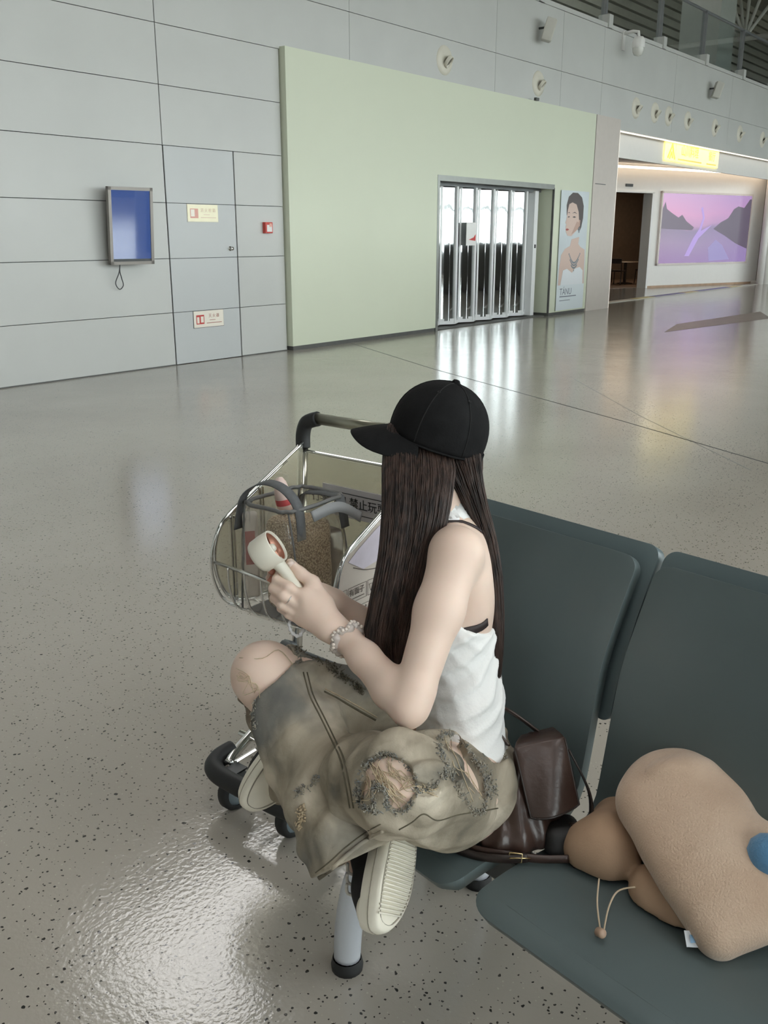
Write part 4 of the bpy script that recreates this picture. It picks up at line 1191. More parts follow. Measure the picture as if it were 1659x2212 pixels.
MB().obox((1.715, 1.8435, 0.745), (0.8, -0.6, 0), (0.6, 0.8, 0), (0, 0, 1), 0.014, 0.0008, 0.05).build('red_print', mat('packet_red', srgb(160, 70, 62), 0.4), t)
settle(t)
fd = Field((1.86, 1.61, 0.54), (1.995, 1.86, 0.88), 0.005)
fd.rbox((1.903, 1.745, 0.68), (0.022, 0.08, 0.11), np.eye(3), 0.02)
fd.warp(lambda X, Y, Z: 0.004 * wnoise(X, Y, Z, 60, 9))
tag(fd.build('grey_scarf_bundle', mat('bundle_grey', srgb(150, 140, 126), 0.8, var=0.15, vscale=40)), 'folded greyish beige cloth bundle beside the straw pouch in the tote', 'cloth')

# ------------------------------------------------------------------ brown leather backpack on the seat
def leather(name, c, r=0.32):
    return mat(name, c, r, var=0.30, vscale=9, bump=0.07, bscale=90, spec=0.55)
M_lea = leather('brown_leather', srgb(62, 46, 40))
M_lead = leather('brown_leather_dark', srgb(40, 30, 27), 0.4)
M_brass = mat('brass', (0.75, 0.58, 0.30), 0.25, metal=1.0)
bpk = thing('leather_backpack', 'brown leather flap backpack slumped on the seat behind the woman', 'backpack', bp(0.06, -0.2, 0.42))
fd = Field(bp(0.06, -0.23, 0.54) - 0.25, bp(0.06, -0.23, 0.54) + 0.25, 0.005)
A_, B_ = at(1115, 1825, 1.84), at(1150, 1625, 1.86)
lup = nrm(B_ - A_); lfr = nrm(-FW - lup * (-FW @ lup) ); lsd = np.cross(lup, lfr)
fd.chain([at(1110, 1800, 1.86), at(1120, 1740, 1.885), at(1140, 1660, 1.905), at(1160, 1612, 1.92)], [0.055, 0.055, 0.040, 0.030], 0.03)
fd.chain([at(1075, 1815, 1.845), at(1150, 1795, 1.865)], [0.036, 0.042], 0.03)
fd.chain([at(1195, 1720, 1.91), at(1195, 1640, 1.93)], [0.042, 0.030], 0.04)
fd.warp(lambda X, Y, Z: 0.0035 * np.sin(((X * lsd[0] + Y * lsd[1] + Z * lsd[2]) * 190 + 6 * wnoise(X, Y, Z, 22, 5))) )
fd.halfspace_cut((0, 0, 0.432), (0, 0, -1))
fd.build('bag_body', M_lea, bpk, 2)
# flap: a padded sheet over the front and top
fp = []
UL, UR, LR, LL = at(1110, 1612, 1.862), at(1218, 1590, 1.875), at(1252, 1742, 1.845), at(1148, 1772, 1.815)
TL, TR = at(1125, 1590, 1.92), at(1195, 1572, 1.94)
rows = []
for v in np.linspace(0, 1, 15):
    row = []
    for u in np.linspace(0, 1, 11):
        if v < 0.2:
            w_ = v / 0.2
            p = (TL + (TR - TL) * u) * (1 - w_) + (UL + (UR - UL) * u) * w_
        else:
            w_ = (v - 0.2) / 0.8
            p = (UL + (UR - UL) * u) * (1 - w_) + (LL + (LR - LL) * u) * w_
        p = p - FW * (0.012 * math.sin(math.pi * u) + 0.004 * math.sin(7 * u + 5 * v)) * min(1, v * 4)
        if v > 0.9:
            p = p + (UL - LL) * 0.03 * (2 * abs(u - 0.5)) ** 6
        row.append(p)
    rows.append(row)
fo = MB().grid(rows).build('flap', M_lea, bpk, True, recalc=False)
md = fo.modifiers.new('solid', 'SOLIDIFY'); md.thickness = 0.006; md.offset = 0
md = fo.modifiers.new('bevel', 'BEVEL'); md.width = 0.002; md.segments = 2
edge = [rows[k][0] for k in range(3, 15)] + rows[14][1:] + [rows[k][10] for k in range(13, 2, -1)]
MB().tube([p - FW * 0.003 for p in edge], 0.0022, 6).build('flap_piping', M_lead, bpk, True)
band(catmull([at(1076, 1531, 1.90), at(1068, 1542, 1.885), at(1075, 1578, 1.88), at(1098, 1610, 1.88)], 6), 0.019, 0.004, -FW + 0.4 * UP).build('carry_handle', M_lea, bpk, True)
band(catmull([at(1165, 1583, 1.93), at(1130, 1556, 1.92), at(1096, 1534, 1.915), at(1076, 1531, 1.90)], 6), 0.019, 0.004, -FW + 0.4 * UP).build('carry_handle', M_lea, bpk, True)
band(catmull([bp(0.125, -0.135, 0.49), bp(0.14, -0.10, 0.455), bp(0.125, -0.075, 0.440), bp(0.07, -0.085, 0.440), bp(0.02, -0.115, 0.442), bp(-0.03, -0.155, 0.440), bp(-0.07, -0.20, 0.440)], 6), 0.016, 0.004, lambda t_: (0, 0.2, 1)).build('shoulder_strap', M_lea, bpk, True)
band(catmull([bp(0.105, -0.055, 0.440), bp(0.06, -0.075, 0.436), bp(0.01, -0.105, 0.442), bp(-0.02, -0.135, 0.446)], 6), 0.017, 0.004, lambda t_: (0, 0.2, 1)).build('strap_end', M_lead, bpk, True)
c_ = bp(-0.005, -0.118, 0.447)
sdr = nrm(bp(-0.03, -0.145, 0.447) - bp(0.03, -0.095, 0.447)); upb = np.array([0, 0, 1.0]); nb_ = np.cross(sdr, upb)
MB().tube([c_ - sdr * 0.012 - upb * 0.010, c_ + sdr * 0.012 - upb * 0.010, c_ + sdr * 0.012 + upb * 0.010, c_ - sdr * 0.012 + upb * 0.010], 0.0017, 6, closed=True).tube([c_ - sdr * 0.012 + nb_ * 0.003, c_ + sdr * 0.028 - nb_ * 0.002], 0.0014, 6).build('buckle', M_brass, bpk, True)
band(catmull([bp(0.02, -0.30, 0.60), bp(-0.03, -0.31, 0.52), bp(-0.05, -0.29, 0.46), bp(-0.06, -0.24, 0.437)], 6), 0.016, 0.004, lambda t_: (0.6, 0.6, 0)).build('shoulder_strap', M_lead, bpk, True)
settle(bpk)
# dark pouch with a broad leather band beside the pillow
pch = thing('black_pouch', 'black pouch with a broad brown leather band between backpack and tan pillow', 'pouch', bp(-0.02, -0.26, 0.42))
fd = Field(at(1215, 1810, 1.86) - 0.14, at(1215, 1810, 1.86) + 0.14, 0.005)
fd.rbox(at(1212, 1820, 1.86), (0.040, 0.045, 0.055), (RT, UP, FW), 0.02)
fd.halfspace_cut((0, 0, 0.432), (0, 0, -1))
fd.build('pouch_body', mat('black_cloth', (0.012, 0.011, 0.011), 0.6, var=0.3), pch, 1)
lt = []
for k in range(25):
    a = 2 * math.pi * k / 24
    lt.append(at(1246, 1835, 1.83) + UP * 0.050 * math.cos(a) + FW * 0.034 * math.sin(a))
band(lt, 0.026, 0.005, RT).build('leather_band', M_lea, pch, True)
settle(pch)

# ------------------------------------------------------------------ tan plush travel pillow
def plush(name, c, c2):
    m = mat(name, c, 0.95, var=0.2, vscale=9, col2=c2, bump=0.30, bscale=260, sheen=0.35, spec=0.2)
    return m
M_plush = plush('tan_plush', srgb(190, 164, 142), srgb(208, 184, 162))
M_jersey = mat('tan_jersey', srgb(172, 144, 120), 0.85, var=0.08, vscale=14, bump=0.08, bscale=300, spec=0.2)
pil = thing('travel_pillow', 'tan plush travel neck pillow with a big soft cushion lying on the second seat', 'pillow', bp(-0.25, -0.27, 0.42))
fd = Field(bp(-0.22, -0.28, 0.5) - 0.28, bp(-0.22, -0.28, 0.5) + 0.28, 0.005)
fd.chain([at(1310, 1830, 1.80), at(1345, 1790, 1.90)], [0.066, 0.062], 0.02)
fd.chain([at(1265, 1830, 1.81), at(1310, 1832, 1.80)], [0.045, 0.062], 0.02)
fd.chain([at(1420, 1928, 1.71), at(1470, 1955, 1.69), at(1545, 1945, 1.70)], [0.053, 0.060, 0.05], 0.02)
fd.chain([at(1345, 1790, 1.92), at(1420, 1770, 1.97), at(1560, 1830, 1.92), at(1600, 1920, 1.76)], [0.060, 0.055, 0.055, 0.05], 0.03)
fd.halfspace_cut((0, 0, 0.424), (0, 0, -1))
fd.build('neck_roll', M_jersey, pil, 2)
# big cushion: thick rounded slab, tilted towards the viewer
q0, q1 = at(1455, 1745, 1.74), at(1590, 1955, 1.60)
axl = nrm(q1 - q0)
axn = nrm(-FW - axl * (-FW @ axl) + 0.15 * UP); axn = nrm(axn - axl * (axn @ axl)); axw = np.cross(axn, axl)
fd = Field((q0 + q1) / 2 - 0.27, (q0 + q1) / 2 + 0.27, 0.0045)
cc = (q0 + q1) / 2
fd.rbox(cc, (0.170, 0.096, 0.046), (axl, axw, axn), 0.044, 0.02)
fd.ell(at(1605, 1890, 1.63), (0.105, 0.115, 0.046), (axl, axw, axn), 0.03)
fd.ell(at(1500, 1755, 1.72), (0.10, 0.105, 0.046), (axl, axw, axn), 0.03)
fd.ell(q0 - axl * 0.03 + axw * 0.01, (0.085, 0.095, 0.052), (axl, axw, axn), 0.03)
fd.ell(cc + axn * 0.006, (0.15, 0.095, 0.052), (axl, axw, axn), 0.03)
fd.ell(at(1470, 1668, 1.745), (0.062, 0.030, 0.030), (nrm(RT + 0.25 * UP * -1), UP, FW), 0.012)
fd.warp(lambda X, Y, Z: 0.0015 * wnoise(X, Y, Z, 60, 21))
fd.build('plush_cushion', M_plush, pil, 2)
crs = catmull([at(1570, 1785, 1.575), at(1558, 1805, 1.572), at(1535, 1840, 1.568), at(1528, 1850, 1.57)], 5)
MB().lathe([(0.0, -0.040), (0.020, -0.035), (0.036, -0.018), (0.040, 0.0), (0.036, 0.018), (0.020, 0.035), (0.0, 0.040)], at(1662, 1850, 1.60), nrm(RT + UP), 24).build('blue_pompom', plush('blue_plush', srgb(84, 130, 168), srgb(104, 152, 190)), pil, True)
cdp = catmull([at(1294, 1898, 1.715), onz(1290, 1950, 0.437), onz(1296, 2005, 0.434), onz(1299, 2022, 0.436)], 6)
MB().tube(cdp, 0.0016, 6).tube(catmull([at(1372, 1916, 1.675), onz(1335, 1925, 0.45), onz(1315, 1960, 0.438), onz(1303, 2018, 0.436)], 6), 0.0016, 6).build('drawcord', mat('cord_cream', srgb(205, 186, 160), 0.7), pil, True)
MB().lathe([(0.0, -0.010), (0.006, -0.010), (0.0085, -0.006), (0.0085, 0.006), (0.006, 0.010), (0.0, 0.010)], onz(1297, 2015, 0.440), nrm(RT * 0.3 + UP * 0.2 - FW), 16).build('cord_toggle', mat('toggle_tan', srgb(168, 142, 122), 0.5), pil, True)
tgo = [onz(1477, 2010, 0.455), onz(1528, 2014, 0.455), onz(1526, 2048, 0.436), onz(1483, 2046, 0.436)]
tgm = MB(); tgm.add(tgo + [p + UP * 0.001 - FW * 0.0012 for p in tgo], [(0, 1, 2, 3), (7, 6, 5, 4), (0, 4, 5, 1), (1, 5, 6, 2), (2, 6, 7, 3), (3, 7, 4, 0)]); tgm.build('care_tag', mat('tag_white', srgb(226, 230, 236), 0.6), pil)
tp_ = [onz(1489, 2018, 0.453), onz(1514, 2019, 0.453), onz(1515, 2034, 0.445), onz(1491, 2036, 0.445)]
from_vf('tag_print', [p - FW * 0.002 for p in tp_], [(0, 1, 2, 3)], mat('tag_blue', srgb(140, 178, 210), 0.6, var=0.2, vscale=120), pil)
settle(pil)
# bench copies added out of view so the mirror shutter reflects dark shapes
def copy_tree(o, parent=None):
    c = o.copy(); COL.objects.link(c)
    if parent is not None:
        c.parent = parent
    for ch in o.children:
        copy_tree(ch, c)
    return c
for i, (x, y, rz) in enumerate(((29.8, 2.4, -22), (28.7, 0.6, -22), (27.6, -1.2, -22), (26.5, -3.0, -22), (34.5, -1.0, -22), (33.4, -2.8, -22), (32.3, -4.6, -22), (31.2, -6.4, -22))):
    c = copy_tree(bench)
    c.location = (x, y, 0); c.rotation_euler = (0, 0, math.radians(rz))
    c['label'] = 'empty dark seat row added out of view to darken the reflection in the folding shutter'
    c['group'] = 'empty seat rows added out of view'
ctr = thing('blocking_counter', 'long dark waist-high counter added out of view to darken the shutter reflection', 'counter', (20.0, 2.2, 0))  # added out of view to block bright floor reflections in the shutter
c_ax = nrm((0.54, 0.84, 0)); c_n = np.array([c_ax[1], -c_ax[0], 0])
MB().obox((20.0, 2.2, 0.66), c_ax, c_n, ZZ, 4.2, 0.35, 0.66).build('counter_body', mat('counter_dark', (0.05, 0.05, 0.05), 0.5, var=0.2), ctr)
MB().obox((20.0, 2.2, 1.35), c_ax, c_n, ZZ, 4.25, 0.40, 0.03).build('counter_top', mat('counter_top_dark', (0.08, 0.075, 0.07), 0.4, var=0.1), ctr, bevel=0.01)
for k in range(7):
    MB().obox(np.array([20.0, 2.2, 0.66]) + c_ax * (-3.6 + 1.2 * k) - c_n * 0.36, c_ax, c_n, ZZ, 0.55, 0.012, 0.58).build('panel', mat('counter_panel', (0.09, 0.09, 0.085), 0.45, var=0.1) if 'counter_panel' not in MATS else MATS['counter_panel'], ctr)
settle(ctr)
ctr = thing('blocking_counter', 'shorter dark counter added out of view, square to the window wall, to darken the shutter reflection', 'counter', (13.6, -0.6, 0))  # second added counter, darkens the shutter panels angled the other way
MB().box(10.6, 16.6, -0.95, -0.25, 0.0, 1.32).build('counter_body', MATS['counter_dark'], ctr)
MB().box(10.55, 16.65, -1.0, -0.2, 1.32, 1.38).build('counter_top', MATS['counter_top_dark'], ctr, bevel=0.01)
for k in range(5):
    MB().box(10.75 + 1.18 * k, 11.8 + 1.18 * k, -0.25, -0.235, 0.1, 1.25).build('panel', MATS['counter_panel'], ctr)
settle(ctr)
# ------------------------------------------------------------------ the seated woman
from mathutils.bvhtree import BVHTree
PFd = -RT                                    # the way she faces
PL = -_fh                                    # her left, towards the viewer
M_skin = mat('skin', (0.77, 0.595, 0.495), 0.48, var=0.04, vscale=9, sss=0.12, spec=0.35)
woman = thing('person', 'person in black cap, white tank top and ripped khaki jeans sitting cross-legged on the bench', 'person', bp(0.15, -0.15, 0.42))
P0 = at(984, 1668, 1.93)
HL, HR = P0 + PL * 0.08, P0 - PL * 0.08
WST = at(996, 1530, 1.925); RIB = at(977, 1375, 1.915); CHS = at(965, 1265, 1.905); C7 = at(970, 1118, 1.89)
SL, EL, WL = at(986, 1198, 1.745), at(884, 1528, 1.665), at(748, 1378, 1.80)
SR = at(975, 1150, 2.045); ER, WR = at(872, 1400, 2.02), at(720, 1300, 1.93)
KL = at(868, 1692, 1.605); AL = at(640, 1672, 1.985)
KR = at(573, 1458, 1.895); AR = at(788, 1852, 1.775)
HEAD = at(948, 942, 1.878)
TAX = (PFd, PL, ZZ)
def torso(fd, g, k=0.05, wide=True):
    fd.ell(P0 + ZZ * 0.01, (0.10 + g, 0.150 + g, 0.10 + g), TAX, k)
    fd.ell(WST, (0.078 + g, 0.115 + g, 0.135 + g), TAX, k)
    fd.ell((RIB + CHS) / 2 + ZZ * 0.0, (0.088 + g, 0.125 + g, 0.165 + g), TAX, k)
    if wide:
        fd.ell(CHS + PFd * 0.045 + PL * 0.06 - ZZ * 0.03, (0.05 + g, 0.05 + g, 0.05 + g), TAX, 0.03)
        fd.ell(CHS + PFd * 0.045 - PL * 0.06 - ZZ * 0.03, (0.05 + g, 0.05 + g, 0.05 + g), TAX, 0.03)
lo = np.min([AL, AR, KR, SL, SR, P0, EL, HEAD, KL, WR], 0) - 0.19
hi = np.max([AL, AR, KR, SL, SR, P0, EL, HEAD, KL, WR], 0) + 0.19
lo[2] = 0.40; hi[2] = 1.40
bd = Field(lo, hi, 0.0036)
torso(bd, 0.0)
# shoulder girdle and back
bd.chain([SL + PL * -0.012, C7 - ZZ * 0.045 - PFd * 0.0, SR + PL * 0.012], [0.046, 0.056, 0.046], 0.06)
bd.ell(CHS - PFd * 0.042 + PL * 0.07 + ZZ * 0.02, (0.036, 0.055, 0.085), TAX, 0.05)
bd.ell(CHS - PFd * 0.042 - PL * 0.07 + ZZ * 0.02, (0.036, 0.055, 0.085), TAX, 0.05)
bd.chain([C7 - ZZ * 0.02, C7 + ZZ * 0.06 + PFd * 0.02, HEAD - ZZ * 0.05], [0.052, 0.047, 0.05], 0.03)
# head with a face
bd.ell(HEAD, (0.092, 0.074, 0.112), TAX, 0.02)
bd.ell(HEAD + PFd * 0.042 - ZZ * 0.065, (0.050, 0.050, 0.050), TAX, 0.03)
bd.ell(HEAD + PFd * 0.078 - ZZ * 0.098, (0.016, 0.018, 0.014), TAX, 0.02)
bd.cone(HEAD + PFd * 0.088 - ZZ * 0.005, HEAD + PFd * 0.106 - ZZ * 0.040, 0.006, 0.0095, 0.012)
bd.ell(HEAD + PFd * 0.087 - ZZ * 0.068, (0.008, 0.020, 0.005), TAX, 0.006)
bd.ell(HEAD + PFd * 0.086 - ZZ * 0.077, (0.008, 0.017, 0.005), TAX, 0.006)
for s_ in (-1, 1):
    bd.ell(HEAD + PFd * 0.092 + PL * 0.032 * s_ - ZZ * 0.008, (0.010, 0.014, 0.008), TAX, 0.006, True)
    bd.ell(HEAD + PFd * 0.082 + PL * 0.032 * s_ - ZZ * 0.008, (0.009, 0.012, 0.009), TAX, 0.003)
    bd.ell(HEAD + PL * 0.076 * s_ - ZZ * 0.015, (0.016, 0.007, 0.028), TAX, 0.006)
# arms
bd.chain([SL, SL * 0.62 + EL * 0.38 , EL + (SL - EL) * 0.1], [0.050, 0.0435, 0.036], 0.025)
bd.chain([EL + (SL - EL) * 0.1, EL, EL + (WL - EL) * 0.25, EL + (WL - EL) * 0.7, WL], [0.036, 0.033, 0.0375, 0.030, 0.0245], 0.018)
bd.chain([SR, SR * 0.6 + ER * 0.4, ER], [0.048, 0.042, 0.034], 0.025)
bd.chain([ER, ER + (WR - ER) * 0.3, WR], [0.034, 0.035, 0.024], 0.018)
# left hand, wrapped round the fan handle
def finger(pts, r, k=0.006):
    bd.chain(pts, [r * 1.0, r * 0.98, r * 0.9, r * 0.78][:len(pts)], k)
pm = [at(712, 1352, 1.808), at(672, 1318, 1.818), at(645, 1300, 1.822)]
bd.chain([WL, pm[0], pm[1]], [0.0245, 0.0265, 0.025], 0.02)
bd.chain([pm[0], at(655, 1335, 1.826)], [0.022, 0.018], 0.02)
bd.chain([at(700, 1310, 1.815), at(660, 1288, 1.815)], [0.020, 0.018], 0.02)
finger([at(655, 1290, 1.815), at(624, 1268, 1.812), at(598, 1252, 1.832), at(602, 1240, 1.862)], 0.0105, 0.007)
finger([at(646, 1308, 1.816), at(612, 1287, 1.810), at(590, 1272, 1.832), at(598, 1262, 1.866)], 0.0105, 0.006)
finger([at(642, 1325, 1.822), at(608, 1306, 1.820), at(592, 1292, 1.842), at(604, 1280, 1.868)], 0.010, 0.005)
finger([at(650, 1342, 1.828), at(624, 1328, 1.830), at(606, 1314, 1.850), at(616, 1302, 1.87)], 0.0088, 0.005)
finger([at(705, 1300, 1.822), at(676, 1258, 1.828), at(650, 1240, 1.835), at(627, 1216, 1.842)], 0.0125, 0.012)
# right hand behind it
bd.chain([WR, at(690, 1290, 1.915), at(650, 1275, 1.905)], [0.024, 0.026, 0.022], 0.02)
for (a, b_, c_, d_) in (((648, 1262, 1.90), (618, 1248, 1.885), (596, 1240, 1.872), (583, 1232, 1.862)), ((645, 1275, 1.90), (612, 1264, 1.888), (592, 1256, 1.876), (580, 1248, 1.866)), ((645, 1290, 1.90), (615, 1284, 1.892), (598, 1276, 1.884), (588, 1268, 1.876)), ((650, 1302, 1.902), (625, 1298, 1.896), (612, 1292, 1.888), (604, 1286, 1.882))):
    finger([at(*a), at(*b_), at(*c_), at(*d_)], 0.0092, 0.005)
finger([at(690, 1275, 1.90), at(668, 1262, 1.885), at(650, 1250, 1.875)], 0.011, 0.012)
# legs under the jeans
bd.chain([HL, KL], [0.098, 0.076], 0.03)
bd.chain([KL, KL * 0.5 + AL * 0.5, AL], [0.070, 0.052, 0.036], 0.02)
bd.chain([HR, KR], [0.085, 0.062], 0.03)
bd.ell(KR, (0.066, 0.064, 0.066), TAX, 0.02)
bd.chain([KR, KR * 0.6 + AR * 0.4, AR, at(822, 1872, 1.75)], [0.062, 0.050, 0.034, 0.028], 0.02)
Xg = (bd.lo[0] + bd.h * np.arange(bd.n[0])).astype(np.float32)[:, None, None]
Yg = (bd.lo[1] + bd.h * np.arange(bd.n[1])).astype(np.float32)[None, :, None]
Zg = (bd.lo[2] + bd.h * np.arange(bd.n[2])).astype(np.float32)[None, None, :]
_cb = at(946, 955, 1.878) ; _tl = math.radians(18); _cz = ZZ * math.cos(_tl) - PFd * math.sin(_tl); _q = _cb + _cz * 0.055
bd.v = np.maximum(bd.v, np.where(Zg > 1.16, (Xg - _q[0]) * _cz[0] + (Yg - _q[1]) * _cz[1] + (Zg - _q[2]) * _cz[2], -1).astype(np.float32))
bd.halfspace_cut((0, 0, 0.428), (0, 0, -1))
body = bd.build('body', M_skin, woman, 2)
# face details, mostly hidden by the hair
M_eye = mat('eye_dark', (0.03, 0.02, 0.02), 0.2); M_lip = mat('lip', (0.50, 0.20, 0.18), 0.4)
for s_ in (-1, 1):
    MB().lathe([(0.0, 0.0102), (0.006, 0.0085), (0.0085, 0.005), (0.0, 0.0)], HEAD + PFd * 0.0815 + PL * 0.032 * s_ - ZZ * 0.008, PFd, 12).build('eye', M_eye, woman, True)
    MB().tube(catmull([HEAD + PFd * 0.090 + PL * 0.016 * s_ + ZZ * 0.010, HEAD + PFd * 0.089 + PL * 0.032 * s_ + ZZ * 0.015, HEAD + PFd * 0.080 + PL * 0.048 * s_ + ZZ * 0.010], 4), 0.0022, 6).build('eyebrow', M_eye, woman, True)
MB().tube(catmull([HEAD + PFd * 0.088 + PL * 0.016 - ZZ * 0.073, HEAD + PFd * 0.0955 - ZZ * 0.072, HEAD + PFd * 0.088 - PL * 0.016 - ZZ * 0.073], 4), 0.004, 8).build('lips', M_lip, woman, True)
# painted nails
M_nail = mat('nail_rose', srgb(196, 130, 112), 0.25)
for (p_, q_) in (((583, 1232, 1.858), (590, 1237, 1.862)), ((580, 1248, 1.862), (588, 1252, 1.867)), ((625, 1214, 1.834), (632, 1221, 1.832))):
    MB().tube([at(*p_), at(*q_)], [0.0065, 0.0072], 10).build('nail', M_nail if p_[0] < 600 else mat('nail_pale', srgb(226, 206, 196), 0.3), woman, True)

# --- white tank top
M_tank = mat('white_jersey', (0.86, 0.86, 0.85), 0.8, var=0.02, vscale=10, bump=0.12, bscale=160, spec=0.2)
lo2 = np.min([P0, C7, SL, SR], 0) - 0.17; hi2 = np.max([P0, C7, SL, SR], 0) + 0.17
tk = Field(lo2, hi2, 0.0042)
torso(tk, 0.0095)
tk.ell(CHS - PFd * 0.045 + PL * 0.07 + ZZ * 0.02, (0.045, 0.060, 0.085), TAX, 0.05)
tk.ell(CHS - PFd * 0.045 - PL * 0.07 + ZZ * 0.02, (0.045, 0.060, 0.085), TAX, 0.05)
def tankfold(X, Y, Z):
    u = (X - P0[0]) * PFd[0] + (Y - P0[1]) * PFd[1]
    w = (X - P0[0]) * PL[0] + (Y - P0[1]) * PL[1]
    ph = Z * 125 + u * 70 + w * 25 + 3.2 * wnoise(X, Y, Z, 24, 11)
    zz = np.clip((Z - 0.60) / 0.1, 0.25, 1) * np.clip((0.98 - Z) / 0.12, 0.15, 1)
    ph2 = Z * 95 - u * 120 + w * 35 + 3.0 * wnoise(X, Y, Z, 30, 14)
    return -0.0056 * zz * (np.maximum(np.sin(ph), -0.2)) - 0.0022 * zz * np.maximum(np.sin(ph2), 0.0) - 0.003 * wnoise(X, Y, Z, 30, 12)
tk.warp(tankfold)
# cut: open shoulders; the back hem of the armhole runs level, front rises to the halter
zc = at(1030, 1366, 1.80)
tk.halfspace_cut(zc, nrm(ZZ * 1.0 - PFd * 0.55 - PL * 0.0))
tk.halfspace_cut((0, 0, P0[2] + 0.028), (0, 0, -1))
tank = tk.build('tank_top', M_tank, woman, 1)
bvh_b = BVHTree.FromPolygons([v.co for v in body.data.vertices], [tuple(p.vertices) for p in body.data.polygons])
def hits(bvh, px, py):
    return bvh.ray_cast(Vector(CAM), Vector(at(px, py, 1.0) - CAM).normalized())[0] is not None
def on_surf(bvh, px, py, lift=0.0, fallback=1.8):
    d = Vector(at(px, py, 1.0) - CAM).normalized()
    hit = bvh.ray_cast(Vector(CAM), d)
    if hit[0] is None:
        return at(px, py, fallback)
    return np.array(hit[0]) + np.array(hit[1]) * lift
def near(bvh, p, lift=0.0):
    loc, n_, _, _ = bvh.find_nearest(Vector([float(c) for c in p]))
    return np.array(loc) + np.array(n_) * lift
def strap_on(bvh, ctrl, w_, th, lift, name, m, par, n=6):
    P_ = catmull([np.array(c) for c in ctrl], n)
    Q, NN = [], []
    for p in P_:
        loc, n_, _, _ = bvh.find_nearest(Vector([float(c) for c in p]))
        Q.append(np.array(loc) + np.array(n_) * lift); NN.append(np.array(n_))
    mb = MB(); rows_ = []
    for i, p in enumerate(Q):
        tg = nrm(Q[min(i + 1, len(Q) - 1)] - Q[max(0, i - 1)])
        wd = nrm(np.cross(NN[i], tg))
        rows_.append([p - wd * w_ / 2, p + wd * w_ / 2, p + wd * w_ / 2 + NN[i] * th, p - wd * w_ / 2 + NN[i] * th])
    mb.grid(rows_, True)
    mb.f += [(0, 1, 2, 3), tuple(len(mb.v) - 4 + i for i in (3, 2, 1, 0))]
    return mb.build(name, m, par, True)
hz = CHS + PFd * 0.09
strap_on(bvh_b, [C7 + ZZ * 0.03 - PFd * 0.06, C7 + ZZ * 0.015 + PL * 0.055, CHS + PL * 0.075 + PFd * 0.05 + ZZ * 0.10, CHS + PL * 0.07 + PFd * 0.11 + ZZ * 0.02, CHS + PL * 0.06 + PFd * 0.13 - ZZ * 0.06], 0.040, 0.003, 0.001, 'halter_strap', M_tank, tank)
strap_on(bvh_b, [C7 + ZZ * 0.03 - PFd * 0.06, C7 + ZZ * 0.015 - PL * 0.055, CHS - PL * 0.075 + PFd * 0.05 + ZZ * 0.10, CHS - PL * 0.07 + PFd * 0.11 + ZZ * 0.02, CHS - PL * 0.06 + PFd * 0.13 - ZZ * 0.06], 0.040, 0.003, 0.001, 'halter_strap', M_tank, tank)
M_bra = mat('black_strap', (0.03, 0.02, 0.02), 0.6)
strap_on(bvh_b, [C7 - ZZ * 0.02 + PL * 0.055 - PFd * 0.05, C7 - ZZ * 0.02 + PL * 0.085, CHS + PL * 0.10 + PFd * 0.06 + ZZ * 0.06, CHS + PL * 0.10 + PFd * 0.10], 0.009, 0.0022, 0.001, 'under_strap', M_bra, woman)
strap_on(bvh_b, [zc - PFd * 0.06 + PL * 0.02 + ZZ * 0.012, zc - PFd * 0.03 + PL * 0.03 + ZZ * 0.006, zc + PFd * 0.02 + PL * 0.05 + ZZ * 0.004], 0.018, 0.002, 0.001, 'under_band', M_bra, woman)

